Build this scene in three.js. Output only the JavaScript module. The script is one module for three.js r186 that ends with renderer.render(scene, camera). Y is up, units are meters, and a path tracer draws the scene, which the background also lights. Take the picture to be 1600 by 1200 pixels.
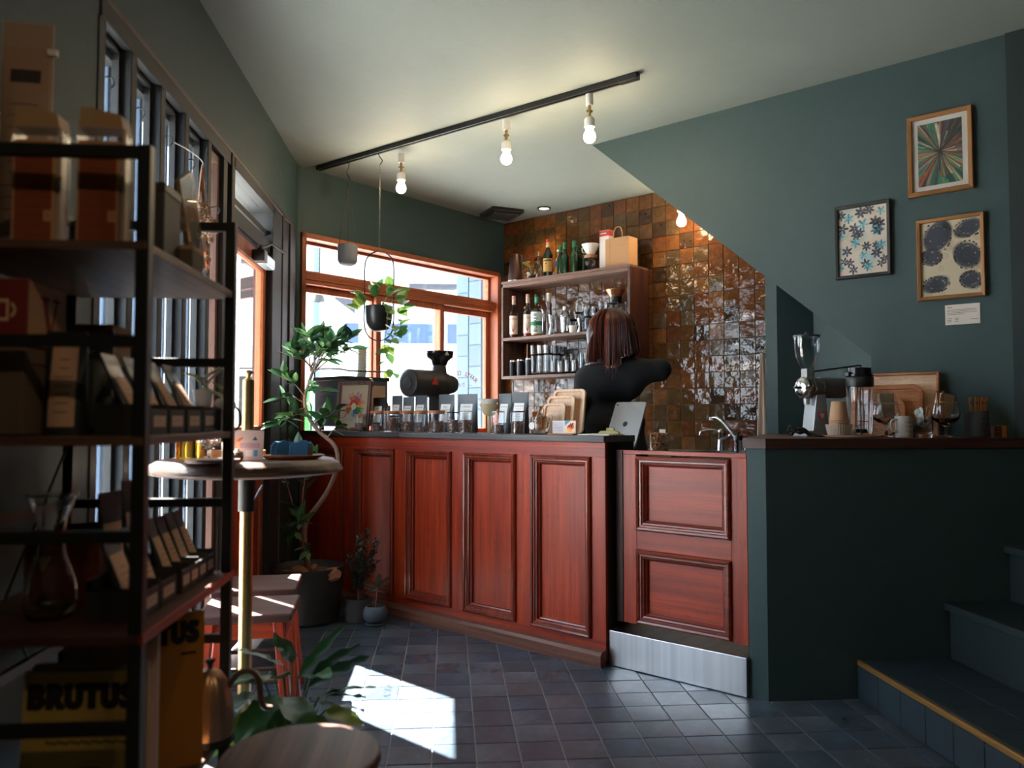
import * as THREE from 'three';
import { RoundedBoxGeometry } from 'three/addons/geometries/RoundedBoxGeometry.js';
import { mergeGeometries, toCreasedNormals } from 'three/addons/utils/BufferGeometryUtils.js';
import { MarchingCubes } from 'three/addons/objects/MarchingCubes.js';

// ---------- camera, sky, sun, exposure ----------
const scene = new THREE.Scene();
const renderer = new THREE.WebGLRenderer();
renderer.toneMapping = THREE.LinearToneMapping;
renderer.toneMappingExposure = 1.75;
renderer.shadowMap.enabled = true;
const EYE = 1.12, FPX = 1244;
const camera = new THREE.PerspectiveCamera(2 * Math.atan(600 / FPX) * 180 / Math.PI, 4 / 3, 0.05, 200);
camera.position.set(0, EYE, 0);
camera.rotation.order = 'YXZ';
camera.rotation.y = -4.592 * Math.PI / 180;
camera.rotation.x = 2.394 * Math.PI / 180;
camera.focus = 4.3; camera.userData.fStop = 2.4;
scene.background = new THREE.Color().setRGB(0.80, 0.90, 1.0);
scene.backgroundIntensity = 5.4;
const sun = new THREE.DirectionalLight(new THREE.Color().setRGB(1, 0.94, 0.85), 62);
const SUN = new THREE.Vector3(0.68 * 0.632, -0.775, 0.733 * 0.632);   // the way the light travels
sun.position.set(-SUN.x * 20, -SUN.y * 20, -SUN.z * 20 - 3);
sun.target.position.set(0, 0, -3);
sun.castShadow = true;
Object.assign(sun.shadow.camera, { left: -9, right: 9, top: 9, bottom: -9, near: 1, far: 45 });
sun.shadow.mapSize.set(2048, 2048);
scene.add(sun, sun.target);

// ---------- helpers ----------
const S2 = Math.SQRT1_2, PI = Math.PI;
const V = (x, y, z) => new THREE.Vector3(x, y, z);
// the bar stands at 45 degrees to the shop front: X along its front (right +), Z out of it (towards the guests +)
const k2w = (X, Y, Z) => V(S2 * (X - Z), Y, S2 * (X + Z));
const KR = -PI / 4;
function rng(seed) { let a = seed >>> 0; return () => { a = (a + 0x6D2B79F5) | 0; let t = Math.imul(a ^ (a >>> 15), 1 | a); t = (t + Math.imul(t ^ (t >>> 7), 61 | t)) ^ t; return ((t ^ (t >>> 14)) >>> 0) / 4294967296; }; }
const L = (r, g, b) => new THREE.Color().setRGB(r, g, b);
const H = h => new THREE.Color(h);
function M(color, roughness = 0.6, extra = {}) {
  const phys = ['clearcoat', 'sheen', 'transmission', 'anisotropy', 'ior', 'thickness', 'attenuationColor'].some(k => k in extra);
  return new (phys ? THREE.MeshPhysicalMaterial : THREE.MeshStandardMaterial)({ color: Array.isArray(color) ? L(...color) : H(color), roughness, ...extra });
}
function norm(g) {
  if (g.index) g = g.toNonIndexed();
  if (!g.attributes.normal) g.computeVertexNormals();
  if (!g.attributes.uv) g.setAttribute('uv', new THREE.BufferAttribute(new Float32Array(g.attributes.position.count * 2), 2));
  for (const k of Object.keys(g.attributes)) if (!['position', 'normal', 'uv'].includes(k)) g.deleteAttribute(k);
  g.morphAttributes = {};
  return g;
}
const join = a => { a = a.flat(9).filter(Boolean).map(norm); return a.length === 1 ? a[0] : mergeGeometries(a); };
// uv in metres from the shape's own axes, the grain of the texture (its v) along the given axis
function boxUV(g, grain = 'y', off = 0) {
  g = norm(g);
  const p = g.attributes.position, n = g.attributes.normal, uv = g.attributes.uv, ax = { x: 0, y: 1, z: 2 }[grain];
  for (let i = 0; i < p.count; i += 3) {
    const nn = [0, 0, 0];
    for (let k = 0; k < 3; k++) { nn[0] += n.getX(i + k); nn[1] += n.getY(i + k); nn[2] += n.getZ(i + k); }
    const m = nn.map(Math.abs), d = m.indexOf(Math.max(...m));
    let v = ax, u = 3 - d - ax;
    if (d === ax) { v = (ax + 1) % 3; u = (ax + 2) % 3; }
    for (let k = 0; k < 3; k++) { const q = [p.getX(i + k), p.getY(i + k), p.getZ(i + k)]; uv.setXY(i + k, q[u] + off, q[v] + off * 0.37); }
  }
  return g;
}
const at = (g, x = 0, y = 0, z = 0) => (g.translate(x, y, z), g);
function rot(g, x = 0, y = 0, z = 0) { if (x) g.rotateX(x); if (y) g.rotateY(y); if (z) g.rotateZ(z); return g; }
// boxes by centre, or by their two corners
const bx = (w, h, d, x = 0, y = 0, z = 0, r = 0) => at(r ? new RoundedBoxGeometry(w, h, d, 2, Math.min(r, w / 2.01, h / 2.01, d / 2.01)) : new THREE.BoxGeometry(w, h, d), x, y, z);
const bb = (x0, x1, y0, y1, z0, z1, r = 0) => bx(Math.abs(x1 - x0), Math.abs(y1 - y0), Math.abs(z1 - z0), (x0 + x1) / 2, (y0 + y1) / 2, (z0 + z1) / 2, r);
const cyl = (r0, r1, h, x = 0, y = 0, z = 0, n = 24) => at(new THREE.CylinderGeometry(r1, r0, h, n), x, y + h / 2, z);   // r0 at the foot
const lathe = (pts, n = 28) => new THREE.LatheGeometry(pts.map(p => new THREE.Vector2(p[0], p[1])), n);
const creased = (g, a = 0.6) => toCreasedNormals(norm(g), a);
const ball = (r, x = 0, y = 0, z = 0, a = 14, b = 10) => at(new THREE.SphereGeometry(r, a, b), x, y, z);
function tube(pts, r, seg = 24, rad = 8, closed = false) { return new THREE.TubeGeometry(new THREE.CatmullRomCurve3(pts.map(p => Array.isArray(p) ? V(...p) : p), closed), seg, r, rad, closed); }
function taper(pts, r0, r1, seg = 40, rad = 8) {
  const c = new THREE.CatmullRomCurve3(pts.map(p => Array.isArray(p) ? V(...p) : p));
  const g = new THREE.TubeGeometry(c, seg, 1, rad), p = g.attributes.position;
  for (let i = 0; i <= seg; i++) {
    const ctr = c.getPointAt(i / seg), r = r0 + (r1 - r0) * i / seg;
    for (let j = 0; j <= rad; j++) { const k = i * (rad + 1) + j; p.setXYZ(k, ctr.x + (p.getX(k) - ctr.x) * r, ctr.y + (p.getY(k) - ctr.y) * r, ctr.z + (p.getZ(k) - ctr.z) * r); }
  }
  g.computeVertexNormals(); return g;
}
function bar(a, b, r, n = 8) { a = Array.isArray(a) ? V(...a) : a; b = Array.isArray(b) ? V(...b) : b; const d = b.clone().sub(a), l = d.length(); const g = new THREE.CylinderGeometry(r, r, l, n); g.applyQuaternion(new THREE.Quaternion().setFromUnitVectors(V(0, 1, 0), d.normalize())); return at(g, (a.x + b.x) / 2, (a.y + b.y) / 2, (a.z + b.z) / 2); }
function prism(pts, h, bevel = 0) {   // outline in x, y pushed along z from 0 to h
  const s = new THREE.Shape(pts.map(p => new THREE.Vector2(p[0], p[1])));
  return new THREE.ExtrudeGeometry(s, bevel ? { depth: h - 2 * bevel, bevelEnabled: true, bevelSize: bevel, bevelThickness: bevel, bevelOffset: -bevel, bevelSegments: 2 } : { depth: h, bevelEnabled: false });
}
function slab(pts, y0, y1) { return at(rot(prism(pts.map(p => [p[0], -p[1]]), y1 - y0), -PI / 2), 0, y0, 0); }   // outline in x, z between two heights
function roundRect(w, h, r, hole) {
  const s = new THREE.Shape(), x = -w / 2, y = -h / 2;
  s.moveTo(x + r, y); s.lineTo(x + w - r, y); s.absarc(x + w - r, y + r, r, -PI / 2, 0); s.lineTo(x + w, y + h - r); s.absarc(x + w - r, y + h - r, r, 0, PI / 2);
  s.lineTo(x + r, y + h); s.absarc(x + r, y + h - r, r, PI / 2, PI); s.lineTo(x, y + r); s.absarc(x + r, y + r, r, PI, PI * 1.5);
  return s;
}
// a mitred frame in the x, y plane round the origin; profile = [inset from the outer edge, height z]
function frame(w, h, prof) {
  const pos = [], ring = prof.map(([i, z]) => [[-w / 2 + i, -h / 2 + i, z], [w / 2 - i, -h / 2 + i, z], [w / 2 - i, h / 2 - i, z], [-w / 2 + i, h / 2 - i, z]]);
  for (let s = 0; s < 4; s++) for (let k = 0; k + 1 < prof.length; k++) {
    const a = ring[k][s], b = ring[k][(s + 1) % 4], c = ring[k + 1][(s + 1) % 4], d = ring[k + 1][s];
    pos.push(...a, ...b, ...c, ...a, ...c, ...d);
  }
  const g = new THREE.BufferGeometry(); g.setAttribute('position', new THREE.BufferAttribute(new Float32Array(pos), 3)); g.computeVertexNormals(); return norm(g);
}
const used = {};
const numbered = n => { const k = used[n] = (used[n] ?? -1) + 1; return k ? n + '_' + String(k).padStart(3, '0') : n; };
function obj(name, geo, mat, parent, opt = {}) {
  let g = join([geo]);
  if (opt.uv) g = boxUV(g, opt.uv, opt.off || 0);
  const m = new THREE.Mesh(g, mat); m.name = parent ? name : numbered(name);
  if (opt.label) m.userData.label = opt.label;
  if (opt.kind) m.userData.kind = opt.kind;
  (parent || scene).add(m);
  if (opt.at) m.position.set(...opt.at);
  if (opt.turn) m.rotation.set(...opt.turn);
  return m;
}
function tag(o, label, category, group) { o.userData.label = label; o.userData.category = category; if (group) o.userData.group = group; return o; }
function thing(name, label, category, pos = [0, 0, 0], turn = 0, group) {
  const o = new THREE.Group(); o.name = numbered(name); scene.add(o);
  o.position.set(...(pos.isVector3 ? pos.toArray() : pos)); o.rotation.y = turn;
  if (o.position.y > .3) o.position.y += .001;   // things rest on boards, not in them
  return tag(o, label, category, group);
}
const kthing = (name, label, category, [X, Y, Z], turn = 0, group) => thing(name, label, category, k2w(X, Y, Z), KR + turn, group);
function copy(o, pos, turn, label, group) {
  const c = o.clone(); c.name = numbered(o.name.replace(/_\d{3}$/, '')); c.userData = { ...o.userData }; scene.add(c);
  c.position.set(...(pos.isVector3 ? pos.toArray() : pos)); c.rotation.y = turn ?? o.rotation.y;
  if (label) c.userData.label = label;
  if (group) c.userData.group = group;
  return c;
}
const kcopy = (o, [X, Y, Z], turn = 0, label, group) => copy(o, k2w(X, Y, Z), KR + turn, label, group);
function struct(name, geo, mat, opt = {}) { const m = obj(name, geo, mat, null, { kind: 'structure', ...opt }); if (opt.k) m.rotation.y = KR; return m; }
function sgroup(name, k = false) { const o = new THREE.Group(); o.name = numbered(name); o.userData.kind = 'structure'; if (k) o.rotation.y = KR; scene.add(o); return o; }

// ---------- textures ----------
function noise(w, h, cx, cy, seed) {   // tileable value noise
  const r = rng(seed), n = new Float32Array(cx * cy).map(() => r()), out = new Float32Array(w * h), sm = t => t * t * (3 - 2 * t);
  for (let y = 0; y < h; y++) { const fy = y / h * cy, y0 = Math.floor(fy), ty = sm(fy - y0), a = (y0 % cy) * cx, b = ((y0 + 1) % cy) * cx;
    for (let x = 0; x < w; x++) { const fx = x / w * cx, x0 = Math.floor(fx), tx = sm(fx - x0), i = x0 % cx, j = (x0 + 1) % cx;
      out[y * w + x] = (n[a + i] * (1 - tx) + n[a + j] * tx) * (1 - ty) + (n[b + i] * (1 - tx) + n[b + j] * tx) * ty; } }
  return out;
}
function mix(w, h, layers) { const o = new Float32Array(w * h); let t = 0; for (const [cx, cy, s, k] of layers) { const n = noise(w, h, cx, cy, s); t += k; for (let i = 0; i < o.length; i++) o[i] += n[i] * k; } for (let i = 0; i < o.length; i++) o[i] /= t; return o; }
function tex(w, h, f, rep, srgb = true) {   // f(i, x, y) -> [r, g, b] 0..255
  const d = new Uint8Array(w * h * 4);
  for (let i = 0; i < w * h; i++) { const c = f(i, i % w, (i / w) | 0); d[i * 4] = c[0]; d[i * 4 + 1] = c[1]; d[i * 4 + 2] = c[2]; d[i * 4 + 3] = 255; }
  const t = new THREE.DataTexture(d, w, h); t.wrapS = t.wrapT = THREE.RepeatWrapping; t.magFilter = THREE.LinearFilter; t.minFilter = THREE.LinearMipmapLinearFilter; t.generateMipmaps = true;
  if (srgb) t.colorSpace = THREE.SRGBColorSpace; t.repeat.set(1 / rep[0], 1 / rep[1]); t.needsUpdate = true; return t;
}
const grey = (w, h, n, rep) => tex(w, h, i => { const v = Math.max(0, Math.min(255, n[i] * 255)); return [v, v, v]; }, rep, false);
const lerp3 = (a, b, t) => [a[0] + (b[0] - a[0]) * t, a[1] + (b[1] - a[1]) * t, a[2] + (b[2] - a[2]) * t];
const stretch = n => { let lo = 1e9, hi = -1e9; for (const v of n) { if (v < lo) lo = v; if (v > hi) hi = v; } return n.map(v => (v - lo) / (hi - lo)); };
function wood(seed, dark, light, rep, o = {}) {
  const n = stretch(mix(512, 512, [[o.f || 90, 4, seed, 1], [o.f2 || 30, 3, seed + 1, 1.2], [8, 2, seed + 2, 1.1], [170, 10, seed + 3, 0.5]])), pore = noise(512, 512, 200, 24, seed + 5);
  return tex(512, 512, i => { const c = lerp3(dark, light, Math.pow(n[i], o.p || 1)); const k = pore[i] > 0.86 ? 0.78 : 1; return c.map(v => v * k); }, rep);
}
function canvas(w, h, draw) { const c = document.createElement('canvas'); c.width = w; c.height = h; const x = c.getContext('2d'); draw(x, w, h); const t = new THREE.CanvasTexture(c); t.colorSpace = THREE.SRGBColorSpace; t.magFilter = THREE.LinearFilter; return t; }
function printed(w, h, draw, rough = 0.7) { return new THREE.MeshStandardMaterial({ map: canvas(w, h, draw), roughness: rough }); }
// a flat printed sheet with thickness, its print on +z, uv 0..1
function sheet(w, h, x = 0, y = 0, z = 0) { return at(new THREE.PlaneGeometry(w, h), x, y, z); }
// ---------- materials ----------
const paintN = mix(256, 256, [[6, 6, 11, 1], [40, 40, 12, .6], [128, 128, 13, .5]]);
const paintBump = grey(256, 256, paintN, [0.9, 0.9]);
const paintTex = (c, k, rep = [1.7, 1.7]) => tex(256, 256, i => { const v = 1 + (paintN[i] - .5) * k; return c.map(a => a * v); }, rep);
const green = M([1, 1, 1], 0.62, { map: paintTex([50, 72, 74], 0.10), bumpMap: paintBump, bumpScale: 0.0012 });
const ceilM = M([1, 1, 1], 0.7, { map: paintTex([132, 140, 134], 0.05), bumpMap: paintBump, bumpScale: 0.0008 });
const slate = M([1, 1, 1], 0.6);
const WD = {
  red: M([1, 1, 1], 0.46, { map: wood(21, [120, 29, 7], [194, 67, 20], [0.5, 1.1]), clearcoat: 0.15, clearcoatRoughness: 0.25 }),
  mould: M([1, 1, 1], 0.34, { map: wood(23, [92, 26, 12], [150, 54, 26], [0.5, 1.1]), clearcoat: 0.5, clearcoatRoughness: 0.18 }),
  plinth: M([1, 1, 1], 0.5, { map: wood(27, [84, 48, 36], [150, 98, 80], [0.5, 1.1]) }),
  redDark: M([1, 1, 1], 0.5, { map: wood(25, [44, 20, 14], [98, 52, 40], [0.5, 1.1]), clearcoat: 0.2, clearcoatRoughness: 0.4 }),
  orange: M([1, 1, 1], 0.5, { map: wood(31, [128, 62, 32], [186, 104, 62], [0.35, 0.9]) }),
  grey: M([1, 1, 1], 0.55, { map: wood(41, [52, 50, 52], [112, 106, 104], [0.22, 0.9], { p: 1.3 }) }),
  walnut: M([1, 1, 1], 0.42, { map: wood(51, [58, 38, 30], [120, 88, 72], [0.3, 0.9]) }),
  shelf: M([1, 1, 1], 0.5, { map: wood(61, [74, 52, 44], [140, 106, 92], [0.25, 0.9]) }),
  pale: M([1, 1, 1], 0.55, { map: wood(71, [222, 178, 142], [246, 214, 184], [0.2, 0.6]) }),
  tan: M([1, 1, 1], 0.5, { map: wood(81, [150, 88, 52], [204, 140, 94], [0.2, 0.6]) }),
  bluegrey: M([1, 1, 1], 0.75, { map: wood(91, [62, 80, 104], [118, 136, 158], [0.2, 0.9]) }),
};
const MT = {
  black: M([.012, .013, .014], 0.42), blackRough: M([.018, .02, .021], 0.62), blackGloss: M([.01, .01, .011], 0.18),
  steel: M([.62, .63, .65], 0.22, { metalness: 1 }), chrome: M([.75, .76, .78], 0.08, { metalness: 1 }),
  brass: M([.55, .36, .16], 0.32, { metalness: 1 }), copper: M([.62, .30, .16], 0.3, { metalness: 1 }),
  gold: M([.62, .40, .16], 0.35, { metalness: 1 }), white: M([.78, .76, .72], 0.45), paper: M([.74, .70, .64], 0.8),
  kraft: M([.42, .25, .13], 0.8), soil: M([.09, .05, .03], 0.95), glass: M([1, 1, 1], 0.0, { transmission: 1, thickness: 0.01, ior: 1.45 }), thin: M([.97, .985, 1], 0.0, { transmission: 1, thickness: 0, ior: 1.5 }),
  pane: M([.97, .99, 1], 0.0, { transmission: 1, thickness: 0 }), darkGreen: M([.012, .024, .026], 0.6), iron: M([.02, .021, .023], 0.5, { metalness: 0.3 }),
};
const steelBrush = M([1, 1, 1], 0.3, { metalness: 1, map: tex(256, 64, (() => { const n = mix(256, 64, [[60, 1, 3, 1], [14, 1, 4, 1]]); return i => { const v = 214 + n[i] * 36; return [v, v, v + 4]; }; })(), [0.7, 0.3]) });

// ---------- the room ----------
const HC = 2.76, XL = -0.98, XW = -4.39, ZT = -5.05, ZP = -3.92, ZC = -3.045;
const cornerB = -3.0;   // the bar-frame Z where the street wall meets the window wall
// floor: bed, then one mesh for each tile
{
  const fl = sgroup('floor');
  obj('bed', bb(-1.3, 4.4, -0.12, -0.004, -7.2, 1.8), M([.34, .34, .34], 0.9), fl);
  const fr = rng(77), N = mix(256, 256, [[5, 5, 1, 1], [20, 20, 2, .6], [90, 90, 3, .4]]);
  const scr = noise(256, 256, 120, 9, 9), bump = grey(256, 256, N, [0.5, 0.5]);
  const mats = [[73, 86, 100], [66, 80, 95], [80, 90, 103], [77, 84, 95], [63, 77, 94]].map((c, k) => M([1, 1, 1], 0.27 + 0.03 * k, {
    map: tex(256, 256, i => { const v = 0.72 + N[i] * 0.55 + (scr[i] > .93 ? .18 : 0); return c.map(a => a * v); }, [0.43, 0.43]), bumpMap: bump, bumpScale: 0.00025 }));
  const PX = 0.1465, PZ = 0.151, geos = [0, 1, 2].map(k => { const g = new RoundedBoxGeometry(PX - 0.0045, 0.012, PZ - 0.0045, 1, 0.0016); return boxUV(at(g, 0, -0.006, 0), 'z', k * 0.31); });
  const all = [];
  for (let i = -12; i < 16; i++) for (let j = -20; j < 12; j++) {
    const x = 0.829 + PX * (i + .5), z = -2.787 + PZ * (j + .5);
    if (x < -0.98 || x > 2.6 || z > -0.9) continue;
    if (S2 * (z - x) < -3.12 && !(z > -3.12 && x > 1.2)) continue;            // under the bar
    if (x - PX / 2 > 1.63 && z > -3.1) continue;            // under the stair
    const vis = x - PX / 2 > -0.5 && z < -1.75 && (x - 0.08 * -z) / -z < 0.66;
    all.push([x, z, vis ? -z : 50 - z]);
  }
  all.sort((a, b) => a[2] - b[2]);
  const rest = [];
  all.forEach(([x, z], n) => {
    const y = (fr() - .5) * 0.0016, k = (fr() * 5) | 0, g = geos[(fr() * 3) | 0], rx = (fr() - .5) * .006, rz = (fr() - .5) * .006;
    if (n < 290) { const m = obj('floor_tile', g, mats[k], fl); m.position.set(x, y, z); m.rotation.set(rx, 0, rz); }
    else rest.push(at(g.clone(), x, y, z));
  });
  if (rest.length) obj('floor_tile', rest, mats[1], fl, { kind: 'stuff' });
}
struct('ceiling', slab([[-1.3, 1.9], [4.5, 1.9], [4.5, -7.6], [-1.3, -7.6]], HC, HC + 0.12), ceilM, { uv: 'z' });
// street wall with the lattice window and the door
const WT = 0.17, XO = XL - WT, HEAD = 2.31;
struct('wall_left', [bb(XO, XL, 0, HC, 1.8, -2.28), bb(XO, XL, HEAD, HC, -2.28, -5.10), bb(XO, XL, 0, HC, -5.10, -5.30), bb(XO, XL, 0, 0.10, -2.28, -3.66)], green, { uv: 'y' });
struct('wall_front', bb(-1.2, 4.5, 0, HC, 1.7, 1.85), green, { uv: 'y' });
struct('wall_right', bb(4.35, 4.5, 0, HC, 1.7, -3.3), green, { uv: 'y' });
struct('wall_stairwell', bb(2.40, 4.4, 0, HC, -3.16, -3.30), green, { uv: 'y' });
// window wall of the bar
{
  const z0 = -3.03, z1 = -4.99, y0 = 0.92, y1 = 2.33, xo = XW - 0.16;
  struct('wall_window', [bb(xo, XW, 0, y0, cornerB + .25, ZT - .1), bb(xo, XW, y1, HC, cornerB + .25, ZT - .1), bb(xo, XW, y0, y1, cornerB + .25, z0), bb(xo, XW, y0, y1, z1, ZT - .1)], green, { uv: 'y', k: true });
  const w = sgroup('window_1', true), fo = [XW - 0.15, XW + 0.018], O = WD.orange;
  obj('head', bb(fo[0], fo[1], y1 - .035, y1, z0, z1, .004), O, w, { uv: 'z' });
  obj('sill', bb(fo[0], fo[1] + .02, y0, y0 + .04, z0, z1, .004), O, w, { uv: 'z' });
  obj('jamb', bb(fo[0], fo[1], y0, y1, z0, z0 - .035, .004), O, w, { uv: 'y' });
  obj('jamb', bb(fo[0], fo[1], y0, y1, z1 + .035, z1, .004), O, w, { uv: 'y' });
  obj('transom_bar', [bb(XW - .13, XW - .015, 2.0, 2.08, z0 - .03, z1 + .03, .004), bb(XW - .13, XW - .002, 2.03, 2.045, z0 - .03, z1 + .03, .003)], O, w, { uv: 'z' });
  // three sashes below, one light above
  const s = [[z0 - .035, -3.735], [-3.70, -4.385], [-4.345, z1 + .035]];
  s.forEach(([a, b], k) => {
    const x = k === 1 ? XW - .055 : XW - .095, st = .045;
    const sa = obj('sash', [bb(x - .018, x + .018, .96, 2.0, a, a - st, .003), bb(x - .018, x + .018, .96, 2.0, b + st, b, .003), bb(x - .018, x + .018, 1.955, 2.0, a - st, b + st, .003), bb(x - .018, x + .018, .96, 1.03, a - st, b + st, .003)], O, w, { uv: 'y' });
    obj('pane', bb(x - .003, x + .003, 1.03, 1.955, a - st + .004, b + st - .004), MT.pane, w);
  });
  obj('top_light_frame', [bb(XW - .11, XW - .075, 2.08, 2.10, z0 - .035, z1 + .035), bb(XW - .11, XW - .075, 2.275, 2.30, z0 - .035, z1 + .035), bb(XW - .11, XW - .075, 2.08, 2.3, z0 - .035, z0 - .055), bb(XW - .11, XW - .075, 2.08, 2.3, z1 + .055, z1 + .035)], O, w, { uv: 'z' });
  obj('pane', bb(XW - .096, XW - .09, 2.10, 2.28, z0 - .05, z1 + .05), MT.pane, w);
  // lettering on the right-hand pane, read from the street
  const lt = new THREE.MeshStandardMaterial({ map: canvas(512, 320, (c, W, Hh) => {
    c.clearRect(0, 0, W, Hh); c.fillStyle = '#d2552e'; c.font = 'bold 66px serif'; c.textAlign = 'center';
    const s = 'RAVEL COFFEE', R = 420; for (let i = 0; i < s.length; i++) { const a = (i - (s.length - 1) / 2) * .105; c.save(); c.translate(W / 2 + Math.sin(a) * R, 70 + R - Math.cos(a) * R); c.rotate(a); c.fillText(s[i], 0, 40); c.restore(); }
    c.font = 'italic 46px serif'; c.fillText('To go', W / 2, 220); c.fillRect(90, 206, 70, 4); c.fillRect(352, 206, 70, 4);
  }), transparent: true, alphaTest: 0.3, roughness: .6, side: THREE.DoubleSide });
  obj('lettering', rot(sheet(0.40, 0.25), 0, -PI / 2), lt, w, { at: [XW - .1, 1.42, -4.64], label: 'arched orange shop lettering seen from behind on the pane' });
}
// tiled wall
{
  const tw = sgroup('wall_tiled', true), P = 0.1105;
  obj('backing', bb(XW - .1, -1.5, 0, HC, ZT - .14, ZT - .008), M([.16, .10, .06], 0.8), tw);
  const wv = stretch(mix(256, 256, [[4, 4, 201, 1], [9, 9, 202, .4], [26, 26, 203, .09]])), bump = grey(256, 256, wv, [0.29, 0.29]);
  const tone = stretch(mix(256, 256, [[4, 4, 211, 1], [14, 14, 212, .8], [60, 60, 213, .5]])), tr = rng(5);
  const cols = [[92, 55, 24], [84, 48, 22], [98, 62, 28], [82, 52, 25], [76, 54, 27], [70, 51, 27], [92, 51, 22], [84, 58, 29], [74, 58, 34], [54, 37, 22]];
  const mats = cols.map((c, k) => M([1, 1, 1], 0.07 + (k % 3) * .04, { map: tex(128, 128, i => { const q = tone[((i / 128 | 0) * 2) * 256 + (i % 128) * 2]; return c.map(a => a * (0.72 + q * .56)); }, [0.16, 0.16]), bumpMap: bump, bumpScale: 0.0055 }));
  const gs = [0, 1, 2, 3, 4, 5].map(k => boxUV(new RoundedBoxGeometry(P - .003, P - .003, .011, 1, .0016), 'y', k * .173));
  const list = [];
  for (let i = 0; i < 27; i++) for (let j = 0; j < 25; j++) {
    const X = XW + P * (i + .5), Y = HC - P * (j + .5) - .004; if (X > -1.52 || Y < 0.02) continue;
    const behind = X < -2.98 && Y < 2.2 && Y > 1.42;
    const inView = Y > 0.9 && !(X > -2.75 && Y > 2.76 - (X + 2.9) * 1.4);
    list.push([X, Y, inView ? (behind ? 1 : 0) : 2]);
  }
  list.sort((a, b) => a[2] - b[2]);
  const rest = [];
  list.forEach(([X, Y], n) => {
    const k = tr() < .12 ? 9 : (tr() * 9) | 0, g = gs[(tr() * 6) | 0], a = (tr() - .5) * .05, b = (tr() - .5) * .05, d = (tr() - .5) * .003, f = tr() < .5 ? 0 : PI;
    if (n < 300) { const m = obj('wall_tile', g, mats[k], tw); m.position.set(X, Y, ZT - .002 + d); m.rotation.set(a, b, f); }
    else rest.push(at(rot(g.clone(), a, b), X, Y, ZT - .002 + d));
  });
  obj('wall_tile', rest, mats[1], tw, { kind: 'stuff' });
}
// picture wall with the sloping lower edge, and the recess behind it
struct('wall_pictures', at(prism([[-2.702, HC], [-1.13, 1.404], [-1.13, 0], [-0.545, 0], [-0.545, HC]], .09), 0, 0, ZP - .09), green, { uv: 'y', k: true });
struct('wall_partition', slab([[-1.668, -3.99], [-1.607, -3.99], [-1.469, -4.128], [-1.469, ZT - .1], [-1.668, ZT - .1]], 0, HC), green, { uv: 'y', k: true });
struct('wall_recess', slab([[-1.472, -4.129], [-1.128, -4.011], [-1.10, -4.09], [-1.472, -4.22]], 0, HC), green, { uv: 'y', k: true });
struct('trim_1', bb(-0.56, -0.47, 0, HC, ZP - .12, ZP + .012), MT.darkGreen, { k: true });
// half wall with its wooden bar top
const hwY = 0.995, hwF = -3.1;
{
  const e0 = k2w(-1.296, 0, -3.085), e1 = k2w(-1.375, 0, -3.085), e2 = k2w(-1.45, 0, -3.4);
  struct('wall_half', slab([[e0.x, hwF], [2.42, hwF], [2.42, hwF - .1], [e0.x + .02, hwF - .1], [e2.x, e2.z], [e1.x, e1.z], [e0.x, hwF]].slice(0, 6), 0, hwY), green, { uv: 'y' });
  const pts = [[e0.x - .004, hwF + .012], [2.38, hwF + .012]];
  for (const [X, Z] of [[-0.572, ZP + .003], [-1.135, ZP + .003], [-1.135, -4.006], [-1.467, -4.122], [-1.604, -3.987], [-1.668, -3.987], [-1.388, -3.075]]) { const q = k2w(X, 0, Z); pts.push([q.x, q.z]); }
  const top = obj('serving_ledge', slab(pts, hwY, hwY + .04), WD.redDark, null, { uv: 'x' });
  tag(top, 'dark red wooden bar top on the green half wall', 'ledge');
}
// stair on the right
{
  const st = sgroup('staircase'), r = M([1, 1, 1], 0.6, { map: paintTex([36, 52, 60], .25) });
  const steps = [[1.64, .150], [2.02, .375], [2.28, .600], [2.54, .825], [2.80, 1.05]];
  steps.forEach(([x, y], k) => {
    const nx = steps[k + 1] ? steps[k + 1][0] : 4.3, over = k ? .025 : 0;
    obj('tread', bb(x - over, nx + .03, y - .03, y, -3.095, 0.6, .003), MT.darkGreen, st);
    obj('riser', bb(x, x + .02, k ? steps[k - 1][1] : 0, y - .03, -3.095, 0.6), MT.darkGreen, st);
  });
  for (let i = 0; i < 14; i++) obj('riser_tile', bb(1.628, 1.642, .004, .132, -3.094 + i * .151, -2.946 + i * .151, .002), r, st);
  for (let i = 0; i < 12; i++) for (let j = 0; j < 2; j++) obj('tread_tile', bb(1.652 + j * .178, 1.826 + j * .178, .149, .154, -3.094 + i * .181, -2.916 + i * .181, .002), r, st);
  obj('nosing', bb(1.626, 1.644, .134, .156, -3.094, 0.6, .004), M([.50, .27, .09], .35, { metalness: .6 }), st, { label: 'thin golden strip along the front of the lowest step' });
}
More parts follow.
